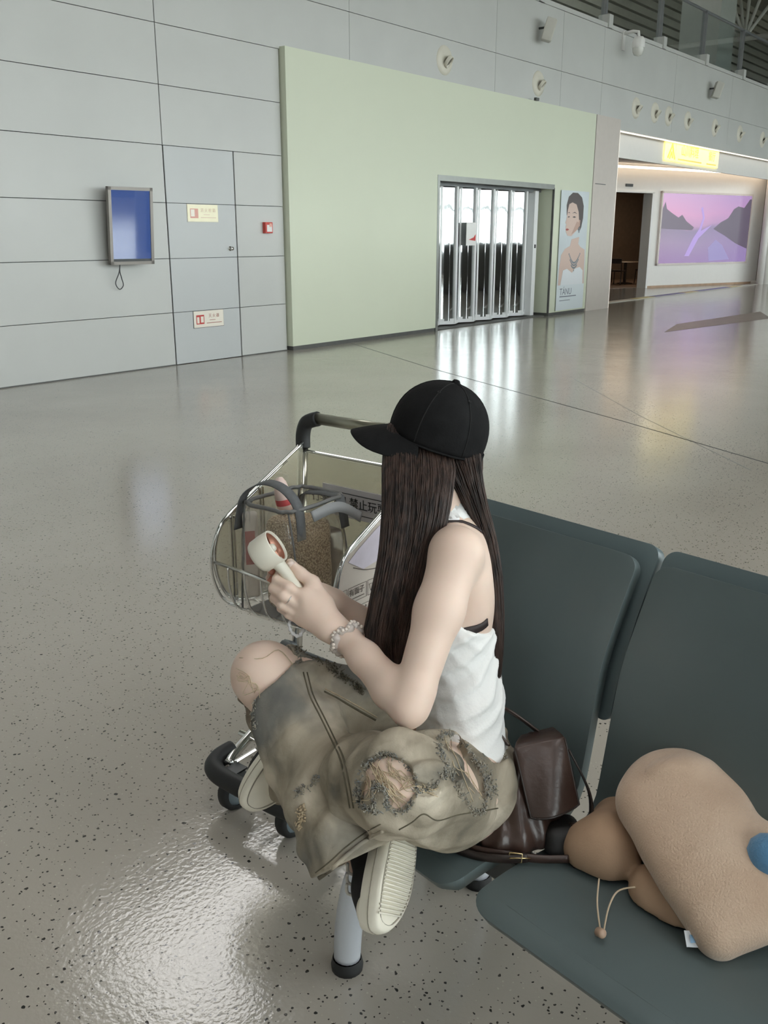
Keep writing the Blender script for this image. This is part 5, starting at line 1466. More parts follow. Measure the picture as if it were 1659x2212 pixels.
# --- ripped jeans
def denim():
    m = mat('khaki_denim', srgb(148, 138, 118), 0.85, spec=0.2)
    N, L = m.node_tree.nodes, m.node_tree.links
    b = N['Principled BSDF']
    tc = N.new('ShaderNodeTexCoord')
    n1 = N.new('ShaderNodeTexNoise'); n1.inputs['Scale'].default_value = 8; n1.inputs['Detail'].default_value = 5; n1.inputs['Distortion'].default_value = 0.6
    L.new(tc.outputs['Object'], n1.inputs['Vector'])
    r1 = N.new('ShaderNodeValToRGB')
    e = r1.color_ramp.elements
    e[0].position = 0.28; e[0].color = (*srgb(98, 93, 83), 1)
    e[1].position = 0.72; e[1].color = (*srgb(206, 196, 178), 1)
    q = e.new(0.45); q.color = (*srgb(150, 141, 125), 1)
    q = e.new(0.58); q.color = (*srgb(176, 166, 149), 1)
    L.new(n1.outputs['Fac'], r1.inputs['Fac'])
    n2 = N.new('ShaderNodeTexNoise'); n2.inputs['Scale'].default_value = 5.5; n2.inputs['Detail'].default_value = 4
    mp = N.new('ShaderNodeMapping'); mp.inputs['Location'].default_value = (4, 2, 7)
    L.new(tc.outputs['Object'], mp.inputs['Vector']); L.new(mp.outputs['Vector'], n2.inputs['Vector'])
    r2 = N.new('ShaderNodeValToRGB'); r2.color_ramp.elements[0].position = 0.52; r2.color_ramp.elements[1].position = 0.68
    r2.color_ramp.elements[0].color = (0, 0, 0, 1); r2.color_ramp.elements[1].color = (0.72, 0.72, 0.72, 1)
    L.new(n2.outputs['Fac'], r2.inputs['Fac'])
    mx = N.new('ShaderNodeMixRGB'); mx.inputs[2].default_value = (*srgb(100, 103, 103), 1)
    L.new(r2.outputs['Color'], mx.inputs['Fac']); L.new(r1.outputs['Color'], mx.inputs[1])
    L.new(mx.outputs[0], b.inputs['Base Color'])
    n3 = N.new('ShaderNodeTexNoise'); n3.inputs['Scale'].default_value = 420
    L.new(tc.outputs['Object'], n3.inputs['Vector'])
    n4 = N.new('ShaderNodeTexNoise'); n4.inputs['Scale'].default_value = 26; n4.inputs['Detail'].default_value = 3
    L.new(tc.outputs['Object'], n4.inputs['Vector'])
    b1 = N.new('ShaderNodeBump'); b1.inputs['Strength'].default_value = 0.25; b1.inputs['Distance'].default_value = 0.002
    L.new(n3.outputs['Fac'], b1.inputs['Height'])
    b2 = N.new('ShaderNodeBump'); b2.inputs['Strength'].default_value = 0.35; b2.inputs['Distance'].default_value = 0.012
    L.new(n4.outputs['Fac'], b2.inputs['Height']); L.new(b1.outputs['Normal'], b2.inputs['Normal'])
    L.new(b2.outputs['Normal'], b.inputs['Normal'])
    return m
M_denim = denim()
M_den_d = mat('denim_seam', srgb(96, 90, 74), 0.85, var=0.2, vscale=60)
M_fray = mat('fray_blue', srgb(112, 118, 122), 0.9, var=0.4, vscale=120, col2=srgb(176, 168, 150))
M_thread = mat('thread_cream', srgb(196, 178, 150), 0.9, var=0.2, vscale=90)
lo3 = np.min([AL, AR, KR, KL, P0], 0) - 0.19; hi3 = np.max([AL, AR, KR, KL, P0], 0) + 0.19
lo3[2] = 0.36; hi3[2] = 0.86
jn = Field(lo3, hi3, 0.004)
jn.ell(P0 + ZZ * 0.0, (0.118, 0.160, 0.10), TAX, 0.03)
jn.chain([P0 - PFd * 0.03 + PL * 0.05 - ZZ * 0.0, P0 - PFd * 0.03 - PL * 0.05], [0.09, 0.09], 0.03)
jn.chain([HL + PFd * 0.01, HL * 0.55 + KL * 0.45 , KL], [0.100, 0.098, 0.087], 0.03)
jn.chain([KL, KL * 0.5 + AL * 0.5, AL], [0.085, 0.078, 0.070], 0.02)
jl = jn
jn = Field(lo3, hi3, 0.004)
KRj = at(588, 1470, 1.90)
jn.chain([HR, HR * 0.5 + KRj * 0.5, KRj], [0.098, 0.088, 0.074], 0.03)
S1, S2, S3, S4 = at(655, 1585, 1.845), at(702, 1690, 1.79), at(742, 1800, 1.735), at(772, 1880, 1.70)
jn.chain([KRj, S1, S2, S3, S4], [0.074, 0.090, 0.088, 0.080, 0.080], 0.012)
axs = nrm(S3 - S1)
def jfold(X, Y, Z):
    s1 = (X - KRj[0]) * axs[0] + (Y - KRj[1]) * axs[1] + (Z - KRj[2]) * axs[2]
    a = wnoise(X, Y, Z, 26, 31)
    f1 = np.sin(s1 * 70 + 4.0 * a + 12 * (X - Y))
    f2 = np.sin((X * 0.3 + Y * 0.8 - Z * 0.5) * 85 + 5 * wnoise(X, Y, Z, 18, 35))
    return 0.0080 * a + 0.0055 * np.minimum(f1, 0.35) + 0.0048 * np.minimum(f2, 0.3)
jl.warp(jfold)
jn.warp(jfold)
# hem: cut square to the shin and hollow out
hemP = at(760, 1858, 1.70); hemN = nrm(axs * 0.8 + nrm(at(800, 1920, 1.70) - at(700, 1800, 1.70)) * 0.3 - UP * 0.25)
X = (jn.lo[0] + jn.h * np.arange(jn.n[0])).astype(np.float32)[:, None, None]
Y = (jn.lo[1] + jn.h * np.arange(jn.n[1])).astype(np.float32)[None, :, None]
Z = (jn.lo[2] + jn.h * np.arange(jn.n[2])).astype(np.float32)[None, None, :]
dpl = (X - hemP[0]) * hemN[0] + (Y - hemP[1]) * hemN[1] + (Z - hemP[2]) * hemN[2]
dsh = np.sqrt((X - hemP[0]) ** 2 + (Y - hemP[1]) ** 2 + (Z - hemP[2]) ** 2) - 0.135
jn.v = np.maximum(jn.v, np.minimum(dpl, -dsh).astype(np.float32))
jn.cone(S3 + axs * -0.02, S4 + axs * 0.06, 0.060, 0.078, 0.004, True)
# rips
jn.ell(at(545, 1432, 1.875), (0.084, 0.084, 0.078), (RT, UP, FW), 0.004, True)
jn.chain([at(545, 1500, 1.86), at(548, 1560, 1.84)], [0.036, 0.018], 0.004, True)
def rip(pts, rs, lift=0.010):
    Q = [on_surf(bvh_b, a, b_, lift) for a, b_ in pts]
    (jn if pts[0][0] < 700 else jl).chain(Q, rs, 0.003, True)
rip([(800, 1668), (828, 1658), (858, 1676), (868, 1704), (858, 1730)], [0.016, 0.024, 0.027, 0.025, 0.018])
rip([(798, 1692), (788, 1722)], [0.013, 0.011])
rip([(872, 1694), (905, 1704), (935, 1706)], [0.012, 0.010, 0.008])
rip([(955, 1690), (985, 1672)], [0.008, 0.010])
rip([(1050, 1655), (1064, 1690), (1070, 1715)], [0.007, 0.009, 0.007])
rip([(655, 1700), (683, 1682)], [0.009, 0.008])
rip([(968, 1605), (985, 1632), (1008, 1665), (1024, 1700), (1028, 1728)], [0.015, 0.021, 0.027, 0.023, 0.016])
jn.halfspace_cut((0, 0, 0.432), (0, 0, -1)) if False else None
# rest on the seat pan only behind the front edge
inside = (((X - BO[0]) * BF[0] + (Y - BO[1]) * BF[1]) < 0.015)
for q_ in (jn, jl):
    q_.v = np.where(inside, np.maximum(q_.v, (0.432 - Z).astype(np.float32)), q_.v)
# waist ends below the tank top
for q_ in (jn, jl):
    q_.v = np.maximum(q_.v, np.minimum(Z - (P0[2] + 0.070), 0.24 - np.sqrt((X - P0[0]) ** 2 + (Y - P0[1]) ** 2) * 2.0).astype(np.float32))
jeans = jl.build('jeans', M_denim, woman, 1)
jleg = jn.build('trouser_leg', M_denim, jeans, 1)
_nv = len(jeans.data.vertices)
bvh_j = BVHTree.FromPolygons([v.co for v in jeans.data.vertices] + [v.co for v in jleg.data.vertices], [tuple(p.vertices) for p in jeans.data.polygons] + [tuple(i + _nv for i in p.vertices) for p in jleg.data.polygons])
def threads(name, px_pts, m, n_per, length, par, bvh, seed, r_=0.0007, spread=3.2, closed=False, out=0.002):
    spread = min(spread, 4.0); length = length * 0.75
    """tufts of short loose threads along a ripped edge"""
    R_ = np.random.default_rng(seed)
    mb = MB()
    P_ = catmull([np.array([a, b_, 0]) for a, b_ in px_pts], 6, closed)
    for p in P_:
        for _ in range(int(n_per * R_.uniform(0.2, 1.3))):
            qx, qy = p[0] + R_.normal() * spread, p[1] + R_.normal() * spread
            if not hits(bvh, qx, qy):
                continue
            q = on_surf(bvh, qx, qy, 0.001)
            d1 = nrm(R_.normal(size=3)); d2 = nrm(R_.normal(size=3))
            l_ = length * R_.uniform(0.5, 1.3)
            a = q + d1 * l_ * 0.35 - FW * out
            b_ = a + d2 * l_ * 0.5
            mb.tube([q, (q + a) / 2 - FW * out * R_.uniform(0, 1.5), a, b_], r_ * R_.uniform(0.7, 1.6), 4)
    return stuff(mb.build(name, m, par, True, recalc=False))
threads('fray', [(508, 1400), (520, 1392), (560, 1388), (610, 1396), (640, 1402), (645, 1430), (605, 1440), (575, 1446), (560, 1470), (552, 1500), (545, 1540), (552, 1570)], M_fray, 7, 0.012, jeans, bvh_j, 1)
threads('fray', [(640, 1400), (680, 1420), (710, 1435), (735, 1455), (760, 1475), (782, 1492)], M_den_d, 12, 0.013, jeans, bvh_j, 2, spread=6)
threads('fray', [(782, 1668), (800, 1644), (830, 1628), (866, 1644), (896, 1680), (894, 1725), (868, 1754), (838, 1742), (830, 1710), (812, 1700), (806, 1740), (780, 1738)], M_fray, 9, 0.012, jeans, bvh_j, 3, closed=True)
threads('fray', [(775, 1690), (772, 1720), (790, 1745), (815, 1752)], M_fray, 10, 0.013, jeans, bvh_j, 4)
threads('fray', [(952, 1592), (970, 1584), (992, 1596), (1016, 1626), (1040, 1664), (1052, 1704), (1046, 1744), (1022, 1750), (1002, 1720), (980, 1688), (962, 1650), (952, 1620)], M_fray, 9, 0.012, jeans, bvh_j, 5, closed=True)
threads('fray', [(1040, 1645), (1055, 1675), (1068, 1710)], M_fray, 12, 0.012, jeans, bvh_j, 6, spread=5)
threads('fray', [(880, 1700), (905, 1705), (930, 1700), (955, 1675), (975, 1668)], M_fray, 8, 0.011, jeans, bvh_j, 7, spread=5)
threads('fray', [(640, 1712), (660, 1700), (685, 1680)], M_fray, 9, 0.012, jeans, bvh_j, 8, spread=5)
threads('fray', [(1040, 1608), (1065, 1618), (1090, 1634)], M_fray, 9, 0.010, jeans, bvh_j, 9, spread=5)
threads('fray', [(655, 1745), (652, 1765), (648, 1785)], M_thread, 8, 0.010, jeans, bvh_j, 10, spread=5, r_=0.0013)
# long loose threads spanning the holes
def front(px, py):
    c = [on_surf(b_, px, py, 0.002) for b_ in (bvh_b, bvh_j) if hits(b_, px, py)]
    return min(c, key=lambda q: (q - CAM) @ FW) if c else None
mb = MB()
R_ = np.random.default_rng(5)
for (xa, ya, xb, yb, n_) in ((805, 1655, 868, 1735, 16), (840, 1648, 880, 1700, 8), (795, 1685, 786, 1730, 6), (875, 1692, 935, 1708, 6), (968, 1605, 1030, 1722, 5), (520, 1405, 632, 1425, 7), (512, 1450, 555, 1500, 6)):
    for k in range(n_):
        o_ = R_.normal(size=2) * 9
        a = front(xa + o_[0], ya + o_[1]); c_ = front(xb + R_.normal() * 10, yb + R_.normal() * 10)
        if a is None or c_ is None:
            continue
        ms = []
        for t_ in (0.33, 0.66):
            qx = xa + (xb - xa) * t_ + R_.normal() * 9; qy = ya + (yb - ya) * t_ + R_.normal() * 9
            q1_ = on_surf(bvh_b, qx, qy, 0.003, 9); q2_ = on_surf(bvh_j, qx, qy, 0.002, 9)
            ms.append(q1_ if (q1_ - CAM) @ FW < (q2_ - CAM) @ FW else q2_)
        mb.tube(catmull([a, ms[0], ms[1], c_], 4), 0.0008, 4)
stuff(mb.build('loose_threads', M_thread, jeans, True, recalc=False))
# seams and hem stitching
def seam(px_pts, r_, m, name):
    MB().tube([on_surf(bvh_j, p[0], p[1], 0.0005) for p in catmull([np.array([a, b_, 0]) for a, b_ in px_pts], 6)], r_, 6).build(name, m, jeans, True)
for dx in (0, 8):
    seam([(655 + dx, 1452), (668 + dx, 1500), (690 + dx, 1545), (712 + dx, 1590), (735 + dx, 1640), (748 + dx, 1700), (756 + dx, 1745)], 0.0016, M_den_d, 'side_seam')
seam([(700, 1494), (735, 1512), (775, 1535), (812, 1556)], 0.002, M_den_d, 'pocket_seam')
seam([(702, 1488), (738, 1506), (778, 1528), (815, 1550)], 0.0012, M_thread, 'pocket_seam')
seam([(862, 1792), (890, 1776), (915, 1758), (945, 1772), (990, 1760), (1040, 1752), (1075, 1746)], 0.0012, M_den_d, 'inner_seam')
hem_px = [(688, 1898), (715, 1878), (752, 1845), (792, 1814), (826, 1794)]
seam(hem_px, 0.0042, M_denim, 'hem_roll')
seam([(682, 1885), (712, 1862), (750, 1828), (790, 1798), (822, 1780)], 0.0012, M_den_d, 'hem_stitch')

# --- sneakers
M_rub = mat('sole_cream', srgb(234, 229, 214), 0.55, var=0.05, vscale=20)
M_rubl = mat('sole_line', srgb(150, 144, 130), 0.6)
M_canv = mat('black_canvas', (0.014, 0.013, 0.014), 0.75, var=0.3, vscale=60)
M_lace = mat('lace_white', srgb(212, 208, 200), 0.7)
def outline(n=48, L_=0.262):
    out = []
    for k in range(n):
        a = 2 * math.pi * k / n
        x = math.cos(a); y = math.sin(a)
        u = (x + 1) / 2
        wid = 0.034 + 0.013 * math.sin(math.pi * min(1, max(0, (u - 0.15) / 0.95))) + 0.003 * u
        sx = abs(x) ** 0.8 * (1 if x > 0 else -1)
        out.append(np.array([L_ / 2 * sx, (abs(y) ** 0.75) * (1 if y > 0 else -1) * wid + 0.006 * math.sin(math.pi * u) - 0.003]))
    return out
def sneaker(c, t_, n_, label, tread=True):
    """c: centre of the sole's underside, t_: toe direction, n_: outward normal of the underside"""
    t_ = nrm(t_); n_ = nrm(np.asarray(n_) - t_ * (np.asarray(n_) @ t_)); w_ = np.cross(n_, t_); u_ = -n_
    root = empty('sneaker', (0, 0, 0)); root.parent = woman; root['label'] = label
    ol = outline()
    P3 = lambda x, y, h: c + t_ * x + w_ * y + u_ * h
    th = 0.044
    rows = []
    for h, s_ in ((0.0, 0.93), (0.003, 0.975), (0.008, 1.0), (0.018, 1.01), (0.030, 1.0), (th, 0.965)):
        rows.append([P3(p[0] * s_, p[1] * s_, h + (0.010 * max(0, p[0] / 0.13) ** 3)) for p in ol])
    mb = MB(); mb.grid(rows, True); nn = len(ol)
    mb.f.append(tuple(range(nn))); mb.f.append(tuple(len(mb.v) - nn + k for k in range(nn)))
    so = mb.build('sole', M_rub, root, True)
    md = so.modifiers.new('es', 'EDGE_SPLIT'); md.split_angle = math.radians(55)
    MB().tube([P3(p[0] * 1.008, p[1] * 1.012, 0.022 + (0.010 * max(0, p[0] / 0.13) ** 3)) for p in ol], 0.0012, 5, closed=True).build('sole_line', M_rubl, so, True) if False else MB().tube([P3(p[0] * 1.008, p[1] * 1.012, 0.022 + (0.010 * max(0, p[0] / 0.13) ** 3)) for p in ol], 0.0012, 5, closed=True).build('sole_line', M_rubl, root, True)
    MB().tube([P3(p[0] * 0.90, p[1] * 0.88, 0.0003 + (0.010 * max(0, p[0] / 0.13) ** 3)) for p in ol], 0.0016, 5, closed=True).build('sole_line', M_rubl, root, True)
    if tread:
        tm = MB()
        for k in range(30):
            x = -0.108 + 0.0072 * k
            ys_ = [p[1] for p in ol if abs(p[0] - x) < 0.016]
            if not ys_:
                continue
            y0, y1 = min(ys_) * 0.82, max(ys_) * 0.82
            tm.tube([P3(x + 0.010, y0, -0.0008 + (0.010 * max(0, x / 0.13) ** 3)), P3(x, (y0 + y1) / 2, -0.0012 + (0.010 * max(0, x / 0.13) ** 3)), P3(x - 0.010, y1, -0.0008 + (0.010 * max(0, x / 0.13) ** 3))], 0.0021, 5)
        tm.build('tread', M_rub, root, True)
    # canvas upper with toe cap
    fdn = Field(c - 0.2, c + 0.2, 0.0045)
    fdn.chain([P3(-0.085, 0, 0.065), P3(-0.02, 0.002, 0.072), P3(0.05, 0.004, 0.058), P3(0.088, 0.004, 0.050)], [0.036, 0.037, 0.034, 0.028], 0.02)
    fdn.chain([P3(-0.080, 0, 0.065), P3(-0.062, 0, 0.120), P3(-0.058, 0, 0.165)], [0.038, 0.044, 0.045], 0.02)
    pl = P3(0, 0, th - 0.004)
    fdn.halfspace_cut(pl, n_)
    fdn.build('canvas_upper', M_canv, root, 1)
    fdn = Field(c - 0.2, c + 0.2, 0.0045)
    fdn.ell(P3(0.088, 0.004, 0.044), (0.036, 0.037, 0.030), (t_, w_, u_), 0.01)
    fdn.halfspace_cut(pl, n_)
    fdn.build('toe_cap', M_rub, root, 1)
    lm = MB()
    for k in range(5):
        x = 0.048 - 0.020 * k
        h = 0.108 + 0.004 * k
        lm.tube(catmull([P3(x, -0.024, h - 0.012), P3(x + 0.004, 0.003, h + 0.004), P3(x, 0.028, h - 0.012)], 4), 0.0032, 6)
    for s_ in (-1, 1):
        lm.tube(catmull([P3(-0.03, 0.0, 0.130), P3(-0.02, s_ * 0.034, 0.130), P3(0.0, s_ * 0.050, 0.112), P3(0.005, s_ * 0.036, 0.112), P3(-0.025, 0.0, 0.128)], 5), 0.0022, 6)
    lm.build('laces', M_lace, root, True)
    return root
tR = -0.17 * RT - 0.70 * UP - 0.69 * FW
nR = 0.80 * RT + 0.30 * UP - 0.50 * FW
sneaker(at(866, 1856, 1.69), tR, nR, 'black canvas sneaker with cream ribbed sole turned to the viewer')
tL = -0.58 * RT - 0.78 * UP - 0.10 * FW
nL = 0.36 * RT - 0.30 * UP - 0.88 * FW
sneaker(at(622, 1648, 1.93), tL, nL, 'cream-soled sneaker poking out left of the shin', False)

# --- cap
M_cap = mat('black_cap_cotton', (0.010, 0.010, 0.0105), 0.85, var=0.25, vscale=30, bump=0.12, bscale=220, spec=0.15)
M_capd = mat('black_cap_seam', (0.006, 0.006, 0.006), 0.85)
capo = empty('baseball_cap', (0, 0, 0)); capo.parent = woman; capo['label'] = 'plain black baseball cap'
tl = math.radians(18)
CF = PFd * math.cos(tl) + ZZ * math.sin(tl); CZ = ZZ * math.cos(tl) - PFd * math.sin(tl)
CB = at(940, 957, 1.878)
def cap_pt(a, v, g=0.0):
    """a: angle from the front, v: 0 rim .. 1 top"""
    e = v * math.pi / 2
    rad = math.cos(e) ** 0.82
    h = 0.128 * math.sin(e) ** 0.95
    pf = 0.0985 + g; pl_ = 0.090 + g
    bulge = 1 + 0.06 * math.sin(math.pi * min(1, v * 1.3)) + 0.008 * math.sin(3 * a + 4 * v) * math.sin(math.pi * v)
    crease = -0.004 * math.exp(-((a - 2.15) / 0.16) ** 2) * math.sin(math.pi * min(1, v * 1.2))
    return CB + CF * ((pf * rad * bulge + crease) * math.cos(a)) + PL * ((pl_ * rad * bulge + crease) * math.sin(a)) + CZ * (h + g)
rows = [[cap_pt(2 * math.pi * k / 60, v) for k in range(60)] for v in np.linspace(0, 0.985, 22)]
mb = MB(); mb.grid(rows, True); mb.f.append(tuple(len(mb.v) - 60 + k for k in range(60)))
co = mb.build('crown', M_cap, capo, True)
md = co.modifiers.new('solid', 'SOLIDIFY'); md.thickness = 0.003; md.offset = -1
sm_ = MB()
for k in range(6):
    a = math.pi / 6 + k * math.pi / 3 - math.pi / 6
    sm_.tube([cap_pt(a, v, 0.0004) for v in np.linspace(0.02, 0.97, 14)], 0.0012, 5)
sm_.build('crown_seams', M_capd, capo, True)
MB().tube([cap_pt(2 * math.pi * k / 48, 0.0, 0.0005) for k in range(48)], 0.0022, 6, closed=True).build('rim_binding', M_cap, capo, True)
MB().lathe([(0.0, 0.007), (0.006, 0.006), (0.0085, 0.002), (0.008, -0.002)], cap_pt(0, 1.0) + CZ * 0.001, CZ, 14).build('button', M_cap, capo, True)
for a, v in ((1.05, 0.62), (2.1, 0.62)):
    p = cap_pt(a, v, 0.001)
    MB().lathe([(0.0035, 0.0), (0.0035, 0.001), (0.0015, 0.001), (0.0012, 0.0)], p, nrm(p - CB), 12).build('eyelet', M_capd, capo, True)
rows = []
nb = 25
for t_ in np.linspace(0, 1, 9):
    row = []
    for k in range(nb):
        s_ = -1 + 2 * k / (nb - 1)
        a = s_ * math.radians(66)
        base = cap_pt(a, 0.02)
        ln = 0.078 * max(0.0, 1 - abs(s_) ** 6) + 0.002
        d_ = nrm(PFd * 1.0 + ZZ * 0.02 - ZZ * 0.10 * t_)
        p = base + d_ * ln * t_ + PL * 0.006 * s_ * t_
        p = p - ZZ * (0.026 * s_ * s_ * (0.15 + t_) + 0.004 * t_)
        row.append(p)
    rows.append(row)
bo = MB().grid(rows).build('brim', M_cap, capo, True, recalc=False)
md = bo.modifiers.new('solid', 'SOLIDIFY'); md.thickness = 0.0045; md.offset = 0
md = bo.modifiers.new('bevel', 'BEVEL'); md.width = 0.0018; md.segments = 2
strap_pts = [cap_pt(math.pi + a, 0.0, 0.003) - CZ * 0.002 for a in np.linspace(-0.75, 0.75, 13)]
band(strap_pts, 0.017, 0.0025, CZ).build('back_strap', M_cap, capo, True)

# --- long straight hair
def hair_mat():
    m = mat('dark_brown_hair', (0.020, 0.012, 0.010), 0.40, spec=0.4)
    N, L = m.node_tree.nodes, m.node_tree.links
    b = N['Principled BSDF']
    oi = N.new('ShaderNodeTexCoord'); nz = N.new('ShaderNodeTexNoise'); nz.inputs['Scale'].default_value = 60
    mp = N.new('ShaderNodeMapping'); mp.inputs['Scale'].default_value = (1.5, 1.5, 0.05)
    L.new(oi.outputs['Object'], mp.inputs['Vector']); L.new(mp.outputs['Vector'], nz.inputs['Vector'])
    rp = N.new('ShaderNodeValToRGB'); rp.color_ramp.elements[0].position = 0.35; rp.color_ramp.elements[1].position = 0.68
    rp.color_ramp.elements[0].color = (0.014, 0.0082, 0.0066, 1); rp.color_ramp.elements[1].color = (0.075, 0.044, 0.034, 1)
    L.new(nz.outputs['Fac'], rp.inputs['Fac']); L.new(rp.outputs['Color'], b.inputs['Base Color'])
    return m
M_hair = hair_mat()
hair = empty('hair', (0, 0, 0)); hair.parent = woman; hair['label'] = 'long straight dark brown hair'
def lock(levels, n_str, seed, name, r_=0.0011, base=True):
    """levels: (py, left px, right px, depth, half thickness)"""
    R_ = np.random.default_rng(seed)
    py = np.array([l[0] for l in levels], float)
    ts = np.linspace(py[0], py[-1], 26)
    itp = lambda j, y: np.interp(y, py, [l[j] for l in levels])
    def pt(y, phi, g=0.0):
        l_, r__, d, h = itp(1, y), itp(2, y), itp(3, y), itp(4, y)
        cx_ = (l_ + r__) / 2; hw = (r__ - l_) / 2 / F_PX * d
        c_ = at(cx_, y, d)
        cs, sn = math.cos(phi), math.sin(phi)
        sq = lambda v: abs(v) ** 0.8 * (1 if v > 0 else -1)
        return c_ + RT * (hw + g) * sq(cs) - _fh * (h + g) * sq(sn)
    if base:
        mb = MB()
        rows = [[pt(y, 2 * math.pi * k / 28, -0.003 + 0.0025 * math.sin(k * 2.4 + y * 0.006)) for k in range(28)] for y in ts]
        mb.grid(rows, True)
        mb.f.append(tuple(range(28))); mb.f.append(tuple(len(mb.v) - 28 + k for k in range(28)))
        mb.build('hair_mass', M_hair, hair, True)
    mb = MB()
    for k in range(n_str):
        phi = R_.uniform(-0.55, math.pi + 0.55) if R_.random() < 0.8 else R_.uniform(0, 2 * math.pi)
        y0 = py[0] + R_.uniform(0, 20); y1 = py[-1] + R_.normal() * 22
        g0 = R_.uniform(-0.003, 0.0025); dr = R_.normal() * 0.14; wv = R_.uniform(0, 6.28)
        pts = []
        for t_ in np.linspace(0, 1, 13):
            y = y0 + (y1 - y0) * t_
            q = pt(min(y, py[-1]), phi + dr * t_ + 0.05 * math.sin(5 * t_ + wv), g0 + 0.002 * math.sin(4 * t_ + wv))
            if y > py[-1]:
                q = q - ZZ * (y - py[-1]) * 0.0009
            pts.append(q)
        rr = [r_ * (1.0 - 0.65 * max(0, t_ - 0.6) / 0.4) for t_ in np.linspace(0, 1, 13)]
        mb.tube(pts, rr, 4, caps=False)
    return stuff(mb.build(name, M_hair, hair, True, recalc=False))
# front-left curtain over the cheek and chest
lock([(915, 842, 935, 1.850, 0.022), (945, 836, 960, 1.838, 0.026), (980, 830, 980, 1.822, 0.028), (1015, 829, 980, 1.808, 0.030), (1060, 829, 975, 1.800, 0.032), (1120, 828, 965, 1.795, 0.032), (1200, 822, 940, 1.79, 0.032), (1280, 806, 926, 1.785, 0.030), (1360, 790, 908, 1.785, 0.026), (1410, 800, 895, 1.785, 0.022), (1450, 838, 880, 1.785, 0.014)], 1500, 1, 'hair_strands', 0.0008)
# left-back curtain behind the shoulder
lock([(940, 930, 1030, 1.87, 0.040), (985, 945, 1034, 1.855, 0.045), (1040, 975, 1040, 1.85, 0.040), (1100, 1006, 1052, 1.865, 0.032), (1160, 1030, 1069, 1.88, 0.028), (1240, 1048, 1081, 1.89, 0.026), (1330, 1054, 1085, 1.895, 0.022), (1400, 1056, 1083, 1.89, 0.016), (1455, 1066, 1078, 1.89, 0.008)], 700, 2, 'hair_strands', 0.0008)
# nape and far side
lock([(930, 870, 1040, 1.90, 0.060), (1000, 860, 1040, 1.90, 0.060), (1060, 860, 1035, 1.92, 0.050), (1140, 990, 1058, 1.99, 0.05), (1240, 1010, 1060, 2.02, 0.04), (1320, 1015, 1055, 2.02, 0.03), (1370, 1020, 1050, 2.02, 0.02)], 160, 3, 'hair_strands')
lock([(930, 850, 930, 1.955, 0.02), (1050, 842, 930, 1.96, 0.022), (1200, 836, 920, 1.97, 0.022), (1330, 830, 900, 1.96, 0.02), (1400, 840, 880, 1.95, 0.012)], 110, 4, 'hair_strands')
# --- bracelet and ring
brc = empty('bracelet', (0, 0, 0)); brc.parent = woman; brc['label'] = 'clear twisted bead bracelet'
fa = nrm(WL - EL); bc = EL + (WL - EL) * 0.98
e1 = nrm(np.cross(fa, FW)); e2 = np.cross(fa, e1)
M_bead = mat('bead_pearl', srgb(226, 214, 204), 0.15, coat=0.6)
M_crys = mat('bead_crystal', srgb(216, 206, 200), 0.12, coat=0.8, alpha=0.8)
pts = [bc + (e1 * math.cos(a) + e2 * math.sin(a)) * 0.0300 + fa * 0.004 * math.sin(5 * a) for a in np.linspace(0, 2 * math.pi, 60, endpoint=False)]
MB().tube(pts, [0.0078 + 0.0022 * math.sin(k * 1.2) for k in range(60)], 8, closed=True).build('twisted_band', M_crys, brc, True)
mb = MB()
for k in range(34):
    a = 2 * math.pi * k / 34
    c_ = bc + (e1 * math.cos(a) + e2 * math.sin(a)) * 0.0372 + fa * 0.007 * math.sin(5 * a + 0.8)
    mb.lathe([(0.0, -0.0038), (0.0027, -0.0027), (0.0038, 0), (0.0027, 0.0027), (0.0, 0.0038)], c_, fa, 8)
mb.build('beads', M_bead, brc, True)
rc = (at(646, 1308, 1.816) * 0.35 + at(612, 1287, 1.810) * 0.65); rx = nrm(at(612, 1287, 1.810) - at(646, 1308, 1.816))
r1_ = nrm(np.cross(rx, FW)); r2_ = np.cross(rx, r1_)
MB().tube([rc + (r1_ * math.cos(a) + r2_ * math.sin(a)) * 0.0112 for a in np.linspace(0, 2 * math.pi, 28, endpoint=False)], 0.0010, 6, closed=True).build('ring', M_steel, woman, True)
settle(woman)

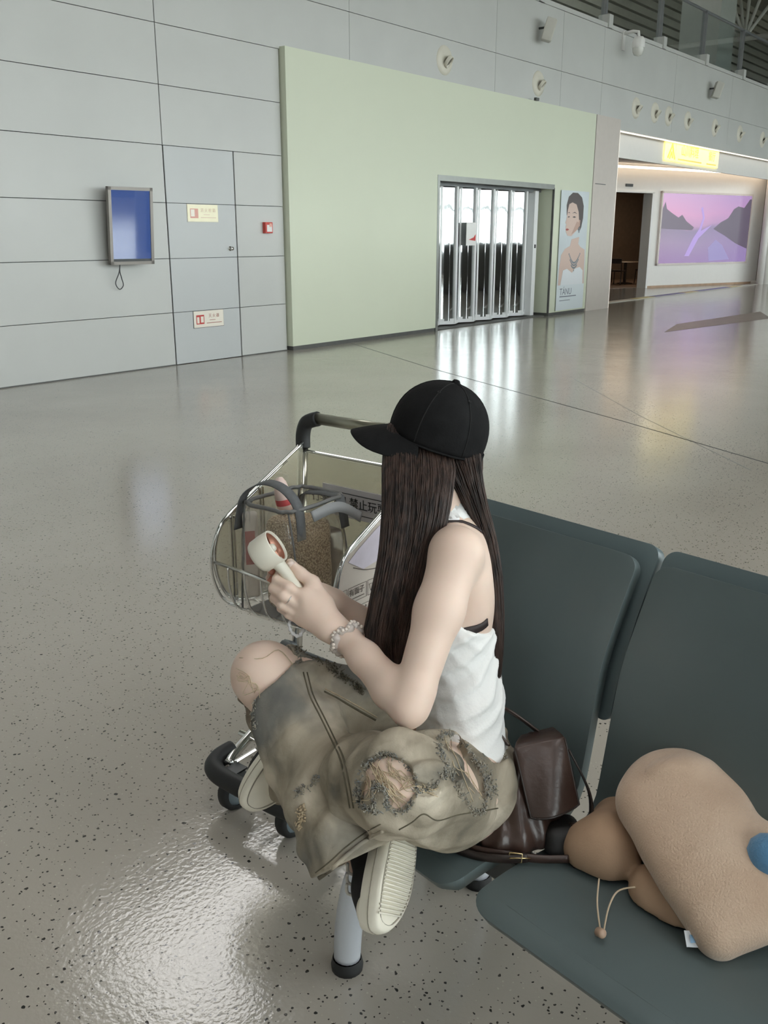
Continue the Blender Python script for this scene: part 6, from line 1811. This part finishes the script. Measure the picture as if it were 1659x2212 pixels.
# ------------------------------------------------------------------ handheld fan
M_fan = mat('fan_cream', srgb(222, 218, 204), 0.4, var=0.02)
M_cop = mat('fan_copper', srgb(172, 124, 104), 0.35, metal=0.5)
fan = thing('handheld_fan', 'cream handheld mini fan with copper inside and a clear bead wrist loop', 'fan', at(648, 1278, 1.835))
fc = at(554, 1207, 1.835); fx = nrm(0.82 * RT + 0.55 * UP - 0.24 * FW)
MB().lathe([(0.0, -0.002), (0.020, -0.001), (0.031, 0.003), (0.0345, 0.009), (0.0355, 0.030), (0.0345, 0.050), (0.033, 0.052), (0.0315, 0.050), (0.031, 0.040)], fc, fx, 36).build('fan_head', M_fan, fan, True)
MB().lathe([(0.031, 0.047), (0.030, 0.030), (0.0, 0.028)], fc, fx, 30).build('fan_duct', M_cop, fan, True)
MB().lathe([(0.0, 0.048), (0.007, 0.046), (0.0095, 0.040), (0.0095, 0.028)], fc, fx, 16).build('fan_hub', M_fan, fan, True)
ref = nrm(np.cross(fx, ZZ)); rf2 = np.cross(fx, ref)
for k in range(5):
    a = 2 * math.pi * k / 5
    rd = ref * math.cos(a) + rf2 * math.sin(a); td = -ref * math.sin(a) + rf2 * math.cos(a)
    MB().grid([[fc + fx * (0.036 + 0.006 * s_) + rd * 0.009 + td * 0.005 * s_ for s_ in (-1, 1)], [fc + fx * (0.036 + 0.005 * s_) + rd * 0.028 + td * 0.010 * s_ for s_ in (-1, 1)]]).build('fan_blade', M_cop, fan)
hp = catmull([fc + fx * 0.030 + nrm(at(648, 1278, 1.835) - at(600, 1215, 1.835)) * 0.026, at(612, 1230, 1.832), at(630, 1254, 1.830), at(648, 1278, 1.830)], 6)
MB().tube(hp, [0.0135 - 0.0035 * i / (len(hp) - 1) for i in range(len(hp))], 16).build('fan_handle', M_fan, fan, True)
MB().lathe([(0.010, 0.0), (0.008, 0.006), (0.0, 0.008)], hp[-1], nrm(hp[-1] - hp[-3]), 14).build('handle_end', M_fan, fan, True)
lpw = catmull([at(640, 1325, 1.845), at(625, 1345, 1.842), at(630, 1365, 1.84), at(645, 1374, 1.84), at(657, 1358, 1.84), at(661, 1338, 1.842), at(652, 1320, 1.845)], 7)
MB().tube(lpw, [0.0036 + 0.0011 * math.sin(i * 1.7) for i in range(len(lpw))], 8).build('bead_loop', mat('bead_clear', srgb(214, 212, 214), 0.12, coat=0.7, alpha=0.85), fan, True)
settle(fan)
